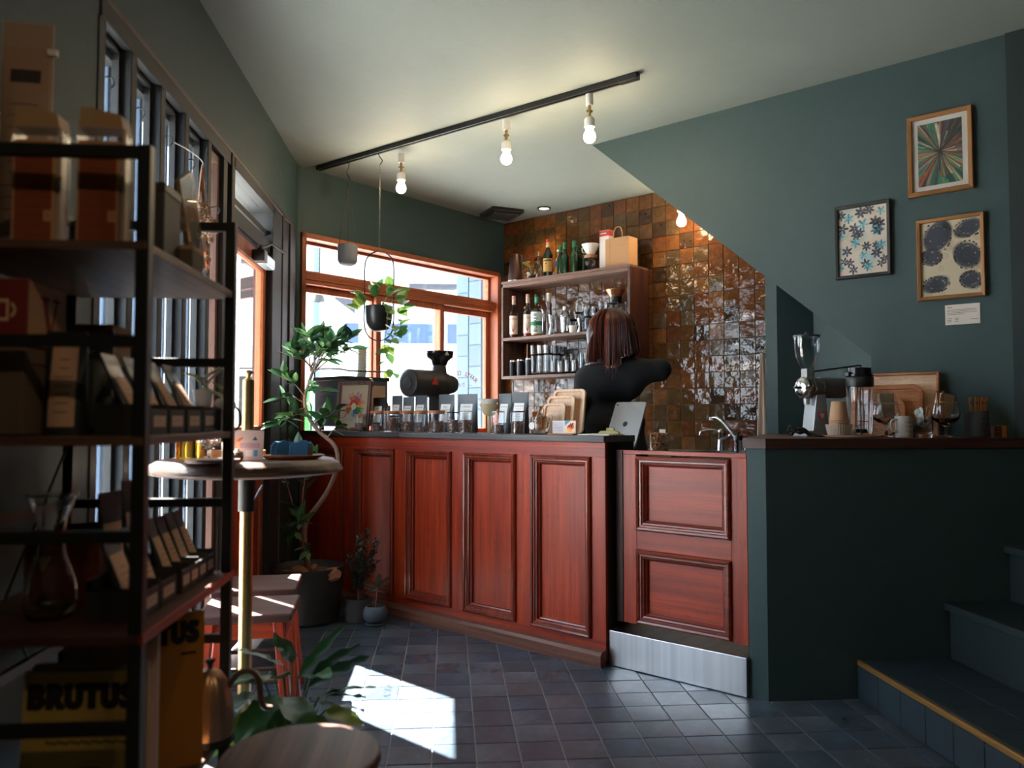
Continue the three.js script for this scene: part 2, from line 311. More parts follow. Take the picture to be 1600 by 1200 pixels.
// ---------- lattice window and door in the street wall ----------
{
  const w = sgroup('window_2'), mull = [-2.315, -2.545, -2.80, -3.05, -3.335], top = HEAD, bot = 0.10;
  obj('head', [bb(XO + .02, XL + .006, top - .06, top, -2.28, -3.66, .004), bb(XO + .02, XL - .05, top - .10, top - .06, -2.28, -3.66, .003)], MT.blackRough, w);
  obj('head_strip', bb(XL - .01, XL + .006, top, top + .018, -2.28, -5.1, .003), WD.redDark, w, { uv: 'z' });
  obj('sill', bb(XO + .02, XL + .01, bot, bot + .06, -2.28, -3.66, .004), MT.blackRough, w);
  for (const z of [-2.27, -2.50, -2.755, -3.005, -3.29]) obj('mullion', bb(XL - .055, XL + .004, bot + .06, top - .06, z, z - .045, .004), MT.blackRough, w);
  obj('post', [bb(XL - .13, XL + .004, bot, top, -3.515, -3.575, .004), bb(XL - .13, XL - .02, bot, top, -3.575, -3.62, .004), bb(XL - .13, XL + .012, bot, top, -3.62, -3.66, .004)], MT.blackRough, w);
  const cells = [...mull.slice(0, 5).map((z, k) => [z, (k < 4 ? mull[k + 1] + .045 : -3.515)])];
  cells.forEach(([a, b], k) => {
    if (k < 4) obj('sash', frame(Math.abs(a - b), top - bot - .12, [[0, 0], [0, .022], [.016, .022], [.016, 0]]).rotateY(PI / 2).translate(XL - .05, (top + bot) / 2, (a + b) / 2), MT.blackRough, w);
    else obj('sash', frame(Math.abs(a - b), top - bot - .12, [[0, 0], [0, .03], [.035, .03], [.04, .0]]).rotateY(PI / 2).translate(XL - .045, (top + bot) / 2, (a + b) / 2), WD.shelf, w, { uv: 'y' });
    obj('pane', bb(XL - .046, XL - .041, bot + .07, top - .07, a - .01, b + .01), MT.pane, w);
    obj('slat', bb(XL - .14, XL - .075, bot, top, a + .02, a - .005, .003), WD.bluegrey, w, { uv: 'y', off: k * .37 });
    obj('slat', bb(XO - .05, XO - .005, bot, top, b + .03, b + .005, .003), WD.bluegrey, w, { uv: 'y', off: k * .53 + .2 });
    if (k < 4) obj('hook', tube([[XL - .02, 2.09, a - .012], [XL + .012, 2.095, a - .014], [XL + .022, 2.078, a - .016], [XL + .012, 2.062, a - .018]], .0022, 12, 6), MT.black, w);
  });
  obj('hook', tube([[XL - .02, 2.0, -3.40], [XL + .012, 2.005, -3.40], [XL + .022, 1.988, -3.40], [XL + .012, 1.972, -3.40]], .0022, 12, 6), MT.black, w);
}
{
  // door: black frame, fanlight, wooden leaf with a tall pane
  const d = sgroup('door_1'), a = -3.66, b = -4.53, xd = XL - .05;
  obj('door_frame', [bb(XO, XL + .006, 0, HEAD, a + .005, a - .035, .004), bb(XO, XL + .006, 0, HEAD, b + .04, b - .0, .004), bb(XO, XL + .006, HEAD - .05, HEAD, a, b, .004), bb(xd - .02, XL - .01, 2.02, 2.10, a, b, .004)], MT.blackRough, d);
  obj('fanlight_pane', bb(xd, xd + .005, 2.10, HEAD - .05, a - .03, b + .03), MT.pane, d);
  obj('fanlight_bar', bb(xd - .01, xd + .02, 2.13, 2.16, a - .03, b + .03), MT.blackRough, d);
  obj('jamb_panel', [bb(XL - .08, XL + .003, 0, HEAD, b, -4.74, .004), bb(XL - .05, XL + .008, 0, HEAD, -4.75, -4.80, .004), bb(XL - .09, XL + .002, 0, HEAD, -4.80, -4.95, .004), bb(XL - .07, XL + .012, 0, HEAD, -4.95, -5.10, .004)], MT.blackRough, d);
  const z0 = a - .035, z1 = b + .04, y0 = .03, y1 = 2.01, st = .07, O = WD.orange;
  const lf = obj('leaf', [bb(xd - .02, xd + .02, y0, y1, z0, z0 - st, .004), bb(xd - .02, xd + .02, y0, y1, z1 + st, z1, .004), bb(xd - .02, xd + .02, 1.93, y1, z0 - st, z1 + st, .004), bb(xd - .02, xd + .02, .95, 1.06, z0 - st, z1 + st, .004), bb(xd - .02, xd + .02, y0, .20, z0 - st, z1 + st, .004)], O, d, { uv: 'y' });
  obj('panel', bb(xd - .01, xd + .008, .19, .96, z0 - st + .01, z1 + st - .01), WD.red, d, { uv: 'y' });
  obj('bead', frame(Math.abs(z0 - z1) - 2 * st, .87, [[0, 0], [0, .018], [.012, .012], [.018, 0]]).rotateY(PI / 2).translate(xd + .012, 1.495, (z0 + z1) / 2), O, lf, { uv: 'y' });
  obj('pane', bb(xd - .003, xd + .003, 1.05, 1.94, z0 - st + .01, z1 + st - .01), MT.pane, d);
  const lt = new THREE.MeshStandardMaterial({ map: canvas(256, 200, (c, W) => { c.fillStyle = '#6b5220'; c.font = '84px serif'; c.textAlign = 'center'; c.fillText('CAFE', W / 2, 78); c.fillText('OPEN', W / 2, 180); }), transparent: true, alphaTest: .35, roughness: .4, side: THREE.DoubleSide });
  obj('lettering', rot(sheet(.24, .19), 0, -PI / 2), lt, d, { at: [xd - .005, 1.48, -4.22], label: 'dark gold lettering seen from behind on the door glass' });
  obj('handle', [bar([xd + .03, .95, z0 - .045], [xd + .03, 1.25, z0 - .045], .009), bar([xd, .97, z0 - .045], [xd + .03, .97, z0 - .045], .006), bar([xd, 1.23, z0 - .045], [xd + .03, 1.23, z0 - .045], .006)], MT.brass, d);
  // door closer
  const cl = obj('closer_body', [bb(xd + .02, xd + .085, 1.925, 1.985, -4.16, -4.23, .004)], MT.black, d);
  obj('closer_cover', [bb(xd + .022, xd + .08, 1.925, 1.985, -4.235, -4.44, .012)], M([.35, .42, .47], .3, { metalness: .5 }), cl);
  obj('closer_arm', [bar([xd + .055, 2.0, -4.20], [xd + .075, 2.06, -4.38], .007), bar([xd + .075, 2.06, -4.38], [xd + .10, 2.055, -4.60], .008), cyl(.014, .014, .03, xd + .055, 1.985, -4.20)], MT.iron, cl);
}

// ---------- street outside ----------
{
  const pave = M([.50, .49, .47], .9), wallM = M([.62, .63, .65], .85);
  const gr = struct('ground', [bb(-30, XO, -.16, -.02, -40, 8), bb(-1.3, 30, -.16, -.02, -40, -8.2)], pave);
  const kg = struct('ground', bb(-30, XW - .16, -.17, -.03, -2, -30), pave, { k: true });
  // unseen overhangs put in to block sun at the fanlight and bar window
  tag(obj('unseen_eave', bb(XL - .05 - .29, XO, 2.45, 2.52, -2.0, -5.2), WD.bluegrey, null, { uv: 'z' }), 'shallow unseen overhang over the street door, blocking fanlight sun', 'unseen_eave');
  const ev = obj('unseen_awning', bb(XW - 1.15, XW - .165, 2.56, 2.62, -2.9, -5.35), wallM); ev.rotation.y = KR; tag(ev, 'flat white unseen canopy added above the bar window to block sun', 'unseen_awning');
  // house across the road: white wall, dark roof strip, blue shutters
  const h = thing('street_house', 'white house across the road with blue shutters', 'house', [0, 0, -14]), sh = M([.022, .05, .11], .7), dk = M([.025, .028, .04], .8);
  obj('wall', [bb(-4.6, .44, 0, 6, -.02, -.3), bb(.44, 6, 0, 6, -1.2, -1.5)], wallM, h);
  for (const [p, q] of [[-1.81, -1.56], [-1.12, -.27], [-.02, .39]]) obj('shutter', bb(p, q, 2.41, 2.76, .03, -.05, .004), sh, h);
  obj('roof_edge', bb(-.68, .40, 3.36, 3.43, .25, -.02), dk, h);
  obj('gable_shade_panel', at(prism([[-1.96, 3.42], [-1.62, 3.38], [-1.62, 2.92], [-1.96, 3.17]], .10), 0, 0, 0), dk, h);  // shade of a gable end, put in as a dark panel
  // utility pole and lamp
  const up = thing('street_pole', 'pale blue utility pole with wires outside the bar window', 'pole', [-1.80, -.02, -11]), pm0 = M([.06, .11, .16], .7);
  obj('pole', cyl(.055, .05, 6), pm0, up);
  obj('crossarm', bx(.55, .03, .04, .05, 3.58, 0), pm0, up); obj('crossarm', bx(.42, .03, .04, .1, 3.47, 0), pm0, up);
  for (const [x, y] of [[-.18, 3.6], [.27, 3.6], [.2, 3.49]]) obj('insulator', cyl(.02, .016, .06, x, y, 0), MT.white, up);
  const sl = thing('street_lamp', 'black cone lamp hanging on a thin rod outside', 'lamp', [-1.36, -.02, -8.5]);
  obj('rod', bar([0, 2.5, 0], [0, 3.5, 0], .012), MT.black, sl); obj('bracket', bar([0, 3.48, 0], [-1.3, 3.48, -.3], .015), MT.black, sl); obj('post', cyl(.04, .03, 3.55, -1.3, 0, -.3), MT.blackRough, sl);
  obj('shade', lathe([[.012, .16], [.025, .15], [.065, 0], [.06, 0], [.02, .14]], 24).translate(0, 2.36, 0), MT.black, sl);
  // tiled pier right of the window
  const pr = kthing('tiled_pier', 'blue tiled pier of the shop front beside the bar window', 'pier', [XW - .75, 0, -5.52]);
  obj('core', bb(-.16, .16, 0, 3.2, -.10, .10), M([.10, .14, .19], .8), pr);
  const pm = [M([.04, .075, .125], .35), M([.05, .09, .15], .35)];
  for (let j = 0; j < 13; j++) for (let i = 0; i < 2; i++) { const y = .5 + j * .2; obj('pier_tile', bb(i ? .005 : -.158, i ? .158 : -.005, y + (i ? .1 : 0), y + .19 + (i ? .1 : 0), .10, .112, .002), pm[(i + j) % 2], pr); }
  obj('downpipe', cyl(.035, .035, 3.2, .24, 0, -.02), MT.blackRough, pr);
}

// ---------- the bar counter ----------
const CT = 1.035;
{
  const c = kthing('bar_counter', 'long mahogany panelled bar counter with a dark plank top', 'counter', [0, 0, 0]);
  const x0 = XW + .005, x1 = -2.035, zf = ZC, th = .022;
  obj('carcass', [bb(x0, x1, .09, CT - .03, zf - .03, zf - .245), bb(x1 - .02, x1, .02, CT - .03, zf - .012, zf - .245)], MT.blackRough, c);
  const xs = [[-4.385, -3.936], [-3.838, -3.474], [-3.376, -3.016], [-2.925, -2.563], [-2.470, -2.112]], py0 = .108, py1 = .938;
  const R = (n, g, grain, off) => obj(n, g, WD.red, c, { uv: grain, off });
  R('top_rail', bb(x0, x1, py1 - .002, CT - .03, zf, zf - th, .002), 'x', .1);
  R('bottom_rail', bb(x0, x1, .02, py0 + .002, zf, zf - th, .002), 'x', .6);
  xs.forEach(([a, b], k) => {
    const n = xs[k + 1] ? xs[k + 1][0] : x1;
    R('stile', bb(b, n, py0, py1, zf - .0005, zf - th, .002), 'y', k * .27 + .13);
    const p = obj('panel', bb(a + .01, b - .01, py0 + .01, py1 - .01, zf - .024, zf - .032), WD.red, c, { uv: 'y', off: k * .31 });
    obj('moulding', frame(b - a, py1 - py0, [[0, 0], [.002, .012], [.008, .017], [.016, .014], [.019, .008], [.026, .008], [.03, .003], [.036, .001], [.041, -.008], [.046, -.012], [.048, -.026]]).translate((a + b) / 2, (py0 + py1) / 2, zf), WD.mould, p, { uv: 'y', off: k * .2 });
  });
  obj('plinth', at(rot(prism([[0, 0], [.045, 0], [.045, .052], [.033, .066], [0, .07]], x1 - x0), 0, PI / 2), 0, 0, 0).rotateY(PI).translate(x1, 0, zf), WD.plinth, c, { uv: 'x' });
  const tops = [[x0, -3.43], [-3.428, -2.03]];
  tops.forEach(([a, b], k) => obj('top_plank', bb(a, b, CT - .03, CT, zf + .018, zf - (k ? .25 : .25), .003), WD.grey, c, { uv: 'x', off: k * .4 }));
}
// lower worktop behind the counter, and the sink counter under the tiles
{
  const w = kthing('worktop', 'steel worktop behind the bar counter', 'worktop', [0, 0, 0]);
  obj('cabinet', bb(XW + .01, -2.62, 0, .86, -3.30, -3.72), MT.blackRough, w); obj('top', bb(XW + .01, -2.60, .86, .90, -3.30, -3.74, .003), MT.steel, w);
  const s = kthing('sink_counter', 'stone topped sink counter under the tiled wall', 'counter', [0, 0, 0]);
  obj('cabinet', bb(XW + .01, -1.672, 0, .86, -4.52, ZT + .01), MT.blackRough, s); obj('top', [bb(XW + .01, -2.50, .86, .895, -4.48, ZT + .01, .003)], M([.10, .11, .09], .35), s);
  obj('drainer', [bb(-2.50, -1.673, .865, .9, -4.48, -4.56, .004), bb(-2.50, -1.673, .865, .9, -4.93, ZT + .01, .004), bb(-2.50, -2.42, .865, .9, -4.56, -4.93, .004), bb(-1.78, -1.673, .865, .9, -4.56, -4.93, .004), bb(-2.42, -1.78, .70, .705, -4.56, -4.93), bb(-2.425, -2.42, .70, .9, -4.56, -4.93), bb(-1.785, -1.78, .70, .9, -4.56, -4.93), bb(-2.42, -1.78, .70, .9, -4.555, -4.56), bb(-2.42, -1.78, .70, .9, -4.935, -4.93)], MT.steel, s);
}
// gate with two panels above a steel threshold
{
  const g = kthing('bar_gate', 'mahogany half gate with two panels between counter and half wall', 'gate', [0, 0, 0]);
  const zf = -3.12, x0 = -2.024, x1 = -1.392, xs = -1.917, xe = -1.462;
  obj('hinge_post', bb(x0 - .0, x0 + .036, .19, .97, zf + .004, zf - .035, .002), WD.redDark, g, { uv: 'y', off: .4 });
  const R = (n, gg, u, o) => obj(n, gg, WD.red, g, { uv: u, off: o });
  R('stile', bb(x0 + .037, xs, .19, .952, zf, zf - .03, .002), 'y', .3); R('stile', bb(xe, x1, .19, .952, zf, zf - .03, .002), 'y', .7);
  R('top_rail', bb(x0 + .037, x1, .952, .97, zf + .002, zf - .03, .002), 'x', .2); R('middle_rail', bb(xs, xe, .525, .61, zf, zf - .03, .002), 'x', .5);
  [[.61, .945], [.197, .525]].forEach(([a, b], k) => {
    const p = R('panel', bb(xs + .01, xe - .01, a + .01, b - .01, zf - .024, zf - .030), 'x', .4 + k * .3);
    obj('moulding', frame(xe - xs, b - a, [[0, 0], [.002, .012], [.008, .017], [.016, .014], [.019, .008], [.026, .008], [.03, .003], [.036, .001], [.041, -.008], [.046, -.012], [.048, -.026]]).translate((xs + xe) / 2, (a + b) / 2, zf), WD.mould, p, { uv: 'x', off: k * .2 });
  });
  const s = kthing('steel_threshold', 'brushed steel kick plate under the half gate', 'kick plate', [0, 0, 0]);
  obj('plate', bb(-2.032, -1.376, .002, .158, -3.063, -3.36, .003), steelBrush, s, { uv: 'y' });
}
// ---------- ceiling lights ----------
const bulbGlow = new THREE.MeshStandardMaterial({ color: L(1, .9, .75), emissive: L(1, .80, .52), emissiveIntensity: 9, roughness: .3 });
function bulbLight(p, cd, parentName) {
  const l = new THREE.PointLight(L(1, .74, .45), cd); l.position.copy(p); l.castShadow = true; l.shadow.radius = 1.6; scene.add(l);
}
{
  // the same kind of track over the middle of the shop, above the camera's view: its bulbs show in the carafe and warm the packets
  const t2 = thing('track_rail', 'black ceiling track over the middle of the shop', 'track light', [.8, HC - .014, .1], 0);
  obj('rail', [bx(1.7, .004, .036, 0, .012, 0), bx(1.7, .028, .012, 0, 0, .012), bx(1.7, .028, .012, 0, 0, -.012)], MT.black, t2);
  [[.05, .1], [.8, .1], [1.5, .1]].forEach(([x, z], k) => {
    const b = thing('track_bulb', ['left', 'middle', 'right'][k] + ' bare bulb on the track over the shop middle', 'light bulb', [x, HC - .031, z]);
    obj('adapter', cyl(.019, .019, .055, 0, -.055, 0, 20), MT.white, b); obj('socket', lathe([[.001, -.055], [.026, -.06], [.027, -.12], [.001, -.121]], 20), MT.white, b);
    obj('bulb', lathe([[.001, -.20], [.016, -.197], [.027, -.187], [.0315, -.172], [.029, -.155], [.021, -.14], [.017, -.127], [.017, -.115], [.001, -.115]], 24), bulbGlow, b);
    bulbLight(V(x, HC - .03 - .17, z), 0.32);
  });
  const A = V(-.853, HC - .014, -5.234), B = V(.897, HC - .014, -3.667), d = B.clone().sub(A), len = d.length(), ang = Math.atan2(-d.z, d.x);
  const t = thing('track_rail', 'black ceiling track carrying the bare bulbs', 'track light', A.clone().add(B).multiplyScalar(.5).toArray(), ang);
  obj('rail', [bx(len, .004, .036, 0, .012, 0), bx(len, .028, .012, 0, 0, .012), bx(len, .028, .012, 0, 0, -.012)], MT.black, t);
  obj('contact_strip', bx(len - .04, .004, .006, 0, .002, 0), MT.steel, t);
  obj('feed_box', bx(.10, .034, .038, len / 2 - .05, -.001, 0, .003), MT.black, t);
  const at3 = [[-.29, -4.847], [.31, -4.244], [.699, -3.871]], names = ['bare bulb on the track nearest the hanging planters', 'bare bulb on the track between the two other bulbs', 'bare bulb at the track end over the gate'];
  at3.forEach(([x, z], k) => {
    const b = thing('track_bulb', names[k], 'light bulb', [x, HC - .03, z]), y = -.0;
    obj('adapter', cyl(.019, .019, .055, 0, -.055, 0, 20), MT.white, b);
    obj('joint', [cyl(.008, .008, .06, 0, -.113, 0, 12), rot(cyl(.007, .007, .03, 0, -.015, 0, 10), 0, 0, PI / 2).translate(0, -.085, 0)], MT.brass, b);
    obj('socket', lathe([[.001, -.112], [.016, -.114], [.026, -.125], [.027, -.165], [.024, -.166], [.001, -.166]], 24), MT.white, b);
    obj('bulb', lathe([[.001, -.245], [.016, -.242], [.027, -.232], [.0315, -.217], [.029, -.200], [.021, -.185], [.017, -.172], [.017, -.16], [.001, -.16]], 24), bulbGlow, b);
    bulbLight(V(x, HC - .03 - .215, z), 0.32);
  });
  const p = k2w(-2.62, 0, -4.87), b = thing('pendant_bulb', 'bare bulb hanging by the tiled wall under the sloping wall edge', 'light bulb', [p.x, 0, p.z]);
  obj('cord', bar([0, 2.60, 0], [0, HC, 0], .004), MT.black, b); obj('canopy', cyl(.03, .03, .02, 0, HC - .02, 0), MT.white, b);
  obj('socket', lathe([[.001, 2.60], [.018, 2.598], [.028, 2.585], [.029, 2.53], [.025, 2.528], [.001, 2.528]], 24), MT.white, b);
  obj('bulb', lathe([[.001, 2.425], [.017, 2.428], [.029, 2.438], [.034, 2.456], [.031, 2.474], [.022, 2.492], [.018, 2.505], [.018, 2.53], [.001, 2.53]], 24), bulbGlow, b);
  bulbLight(V(p.x, 2.458, p.z), 0.42);
  const v = thing('ceiling_vent', 'square black ceiling speaker above the shelf', 'ceiling vent', [.42, HC, -6.28], .35);
  obj('plate', bx(.27, .03, .27, 0, -.015, 0, .006), MT.black, v); obj('cover', bx(.20, .015, .20, 0, -.037, 0, .006), MT.blackRough, v);
  const dl = thing('downlight', 'small recessed downlight with a dark ring', 'downlight', [.745, HC, -6.14]);
  obj('ring', rot(new THREE.TorusGeometry(.046, .008, 8, 28), PI / 2).translate(0, -.004, 0), MT.iron, dl); obj('lamp', cyl(.038, .038, .004, 0, -.006, 0), new THREE.MeshStandardMaterial({ color: L(1, .9, .8), emissive: L(1, .75, .45), emissiveIntensity: 3 }), dl);
  const sp = new THREE.SpotLight(L(1, .62, .3), 0.9, 0, .75, .6); sp.position.set(.745, HC - .02, -6.14); sp.target.position.set(.66, 1.5, -6.5); sp.castShadow = true; scene.add(sp, sp.target);
}
// ---------- bottle shelf ----------
const SH = [1.447, 1.752, 2.205], SZ = -4.79, SX0 = -4.19, SX1 = -2.985;   // upper faces of the three boards
{
  const u = kthing('bottle_shelf', 'dark wooden wall shelf with three boards by the window', 'shelf', [0, 0, 0]), W = WD.shelf, zb = ZT + .008;
  obj('top_board', [bb(SX0, SX1, SH[2] - .018, SH[2], SZ, zb, .002), bb(SX0 + .004, SX1 - .004, SH[2] - .046, SH[2] - .018, SZ - .012, zb, .002)], W, u, { uv: 'x' });
  obj('board', bb(SX0, SX1 - .02, SH[1] - .022, SH[1], SZ, zb, .002), W, u, { uv: 'x', off: .3 });
  obj('board', bb(SX0, SX1, SH[0] - .022, SH[0], SZ, zb, .002), W, u, { uv: 'x', off: .6 });
  obj('side_panel', bb(SX0, SX0 + .018, SH[0], SH[2] - .046, SZ, zb, .002), W, u, { uv: 'y' });
  obj('side_panel', bb(SX1 - .02, SX1, SH[0] - .022, SH[2] - .018, SZ, zb, .002), WD.redDark, u, { uv: 'y' });
}
// ---------- shared makers ----------
function pouchSurf(w, h, d) {   // front half of a stand-up pouch
  return (u, v) => { const b = Math.pow(Math.max(0, 1 - u * u), .55), t = v < .82 ? 1 - Math.pow(v / .82, 1.7) : 0; return [u * w / 2 * (1 - .04 * v), v * h, (d / 2) * b * t + .0022]; };
}
function pouchGeo(w, h, d) {
  const f = pouchSurf(w, h, d), N = 14, Mv = 9, pos = [];
  const P = (s, i, j) => { const p = f(-1 + 2 * i / N, j / Mv); return [p[0], p[1], p[2] * s]; };
  for (let s = -1; s <= 1; s += 2) for (let i = 0; i < N; i++) for (let j = 0; j < Mv; j++) { const a = P(s, i, j), b = P(s, i + 1, j), c = P(s, i + 1, j + 1), e = P(s, i, j + 1); s > 0 ? pos.push(...a, ...b, ...c, ...a, ...c, ...e) : pos.push(...a, ...c, ...b, ...a, ...e, ...c); }
  for (let i = 0; i < N; i++) for (const j of [0, Mv]) { const a = P(1, i, j), b = P(1, i + 1, j), c = P(-1, i + 1, j), e = P(-1, i, j); j ? pos.push(...a, ...b, ...c, ...a, ...c, ...e) : pos.push(...a, ...c, ...b, ...a, ...e, ...c); }
  for (let j = 0; j < Mv; j++) for (const i of [0, N]) { const a = P(1, i, j), b = P(1, i, j + 1), c = P(-1, i, j + 1), e = P(-1, i, j); i ? pos.push(...a, ...c, ...b, ...a, ...e, ...c) : pos.push(...a, ...b, ...c, ...a, ...c, ...e); }
  const g = new THREE.BufferGeometry(); g.setAttribute('position', new THREE.BufferAttribute(new Float32Array(pos), 3)); g.computeVertexNormals();
  return creased(g, .9);
}
function pouchLabel(w, h, d, u0, u1, v0, v1, off = .0012) {
  const f = pouchSurf(w, h, d), g = new THREE.PlaneGeometry(1, 1, 8, 6), p = g.attributes.position;
  for (let i = 0; i < p.count; i++) { const q = f(u0 + (p.getX(i) + .5) * (u1 - u0), v0 + (p.getY(i) + .5) * (v1 - v0)); p.setXYZ(i, q[0], q[1], q[2] + off); }
  g.computeVertexNormals(); return g;
}
function labelMat(bg, ink, lines, w = 256, h = 320, o = {}) {
  return printed(w, h, (c, W, Hh) => {
    c.fillStyle = bg; c.fillRect(0, 0, W, Hh); c.fillStyle = ink; c.textAlign = 'center';
    (lines || []).forEach(([t, y, s, f]) => { c.font = (f || '') + ' ' + s + 'px sans-serif'; c.fillText(t, W / 2, y); if (f) { c.lineWidth = s * .15; c.strokeStyle = ink; c.lineJoin = 'round'; c.strokeText(t, W / 2, y); } });
    const r = rng(o.seed || 3); for (let y = o.from || 90; y < Hh - 20; y += o.step || 22) { const ww = W * (.35 + r() * .4); c.globalAlpha = .55; c.fillRect((W - ww) / 2, y, ww, 4); c.globalAlpha = 1; }
    if (o.draw) o.draw(c, W, Hh);
  }, .8);
}
const LB = {
  brazil: labelMat('#e9e6e2', '#4a4a4c', [['Brazil', 60, 44]], 256, 320, { from: 95, seed: 4 }),
  colombia: labelMat('#eceae6', '#4a4a4c', [['Colombia', 60, 44]], 256, 320, { from: 95, seed: 5 }),
  geisha: labelMat('#e9e7e6', '#4a4a4c', [['Colombia Geisha', 60, 30]], 256, 320, { from: 95, seed: 6, step: 30 }),
  kraft: labelMat('#d0a58a', '#4a2f1e', [], 128, 256, { from: 40, seed: 7, step: 28 }),
  kraft2: labelMat('#d6ac92', '#4a2f1e', [], 128, 256, { from: 70, seed: 8, step: 34 }),
  card: labelMat('#cbaea2', '#7b5c50', [], 128, 64, { from: 18, seed: 9, step: 14 }),
};
const blackFilm = M([.022, .025, .028], .38), greyFilm = M([.085, .10, .115], .42);
function makePouch(parent, w, h, d, film, label, lu = .68, lv = [.1, .62]) {
  obj('bag', pouchGeo(w, h, d), film, parent);
  obj('seal', [bx(w * .97, .003, .006, 0, h * .86, 0), bx(w * .97, .003, .006, 0, h * .9, 0)], film, parent);
  if (label) obj('label', pouchLabel(w, h, d, -lu, lu, lv[0], lv[1]), label, parent);
  return parent;
}
const beanG = new THREE.IcosahedronGeometry(1, 0);
function beanPile(r, h, n, seed) {
  const q = rng(seed), out = [cyl(r * .86, r * .86, h * .88, 0, .001, 0, 14)];
  for (let i = 0; i < n; i++) {
    const a = q() * PI * 2, onTop = q() < .24, rr = onTop ? Math.sqrt(q()) * r * .9 : r * .9, y = onTop ? h * (.93 + q() * .1) : q() * h;
    const g = beanG.clone(); g.scale(.0058, .0042, .0035); g.rotateX(q() * 3); g.rotateY(q() * 6); g.rotateZ(q() * 3); out.push(at(g, Math.cos(a) * rr, y + .003, Math.sin(a) * rr));
  }
  return out;
}
const beanM = M([.23, .135, .10], .42);
const jarGlass = (r, h, t = .0022) => lathe([[.0005, 0], [r * .9, 0], [r, r * .12], [r, h], [r - t, h], [r - t, r * .14], [r * .86, t], [.0005, t]], 32);

// ---------- goods rack by the street wall ----------
const RX0 = -.945, RX1 = -.538, RZ0 = -1.47, RZ1 = -2.07, RS = [.352, .735, 1.085, 1.437];   // four boards
{
  const k = thing('goods_rack', 'black iron rack with wooden shelves at the left edge', 'shelf rack');
  const p = .024;
  for (const x of [RX0, RX1 - p]) for (const z of [RZ0 - p, RZ1]) obj('post', bb(x, x + p, 0, 1.614, z, z + p, .0015), MT.black, k);
  for (const y of [.571, .907, 1.257, 1.602]) { for (const z of [RZ0 - p, RZ1]) obj('rail', bb(RX0 + p, RX1 - p, y - .011, y + .011, z + .003, z + p - .003, .001), MT.black, k); obj('rail', bb(RX0 + .004, RX0 + p - .004, y - .011, y + .011, RZ0 - p, RZ1 + p), MT.black, k); }
  RS.forEach((y, n) => { obj('shelf_board', bb(RX0 + .005, RX1 - (n === 3 ? .004 : .004), y - .016, y, RZ0 + .002, RZ1 - .004, .002), n === 1 ? WD.redDark : WD.walnut, k, { uv: 'z', off: n * .3 }); });
  obj('shelf_edge', bb(RX1 - .004, RX1 + .003, RS[1] - .017, RS[1] + .001, RZ0 + .002, RZ1 - .004, .001), WD.red, k, { uv: 'z' });
  obj('cross_brace', [bar([RX0 + .012, .36, RZ0], [RX0 + .012, 1.08, RZ1], .003), bar([RX0 + .012, 1.08, RZ0], [RX0 + .012, .36, RZ1], .003)], MT.black, k);
}
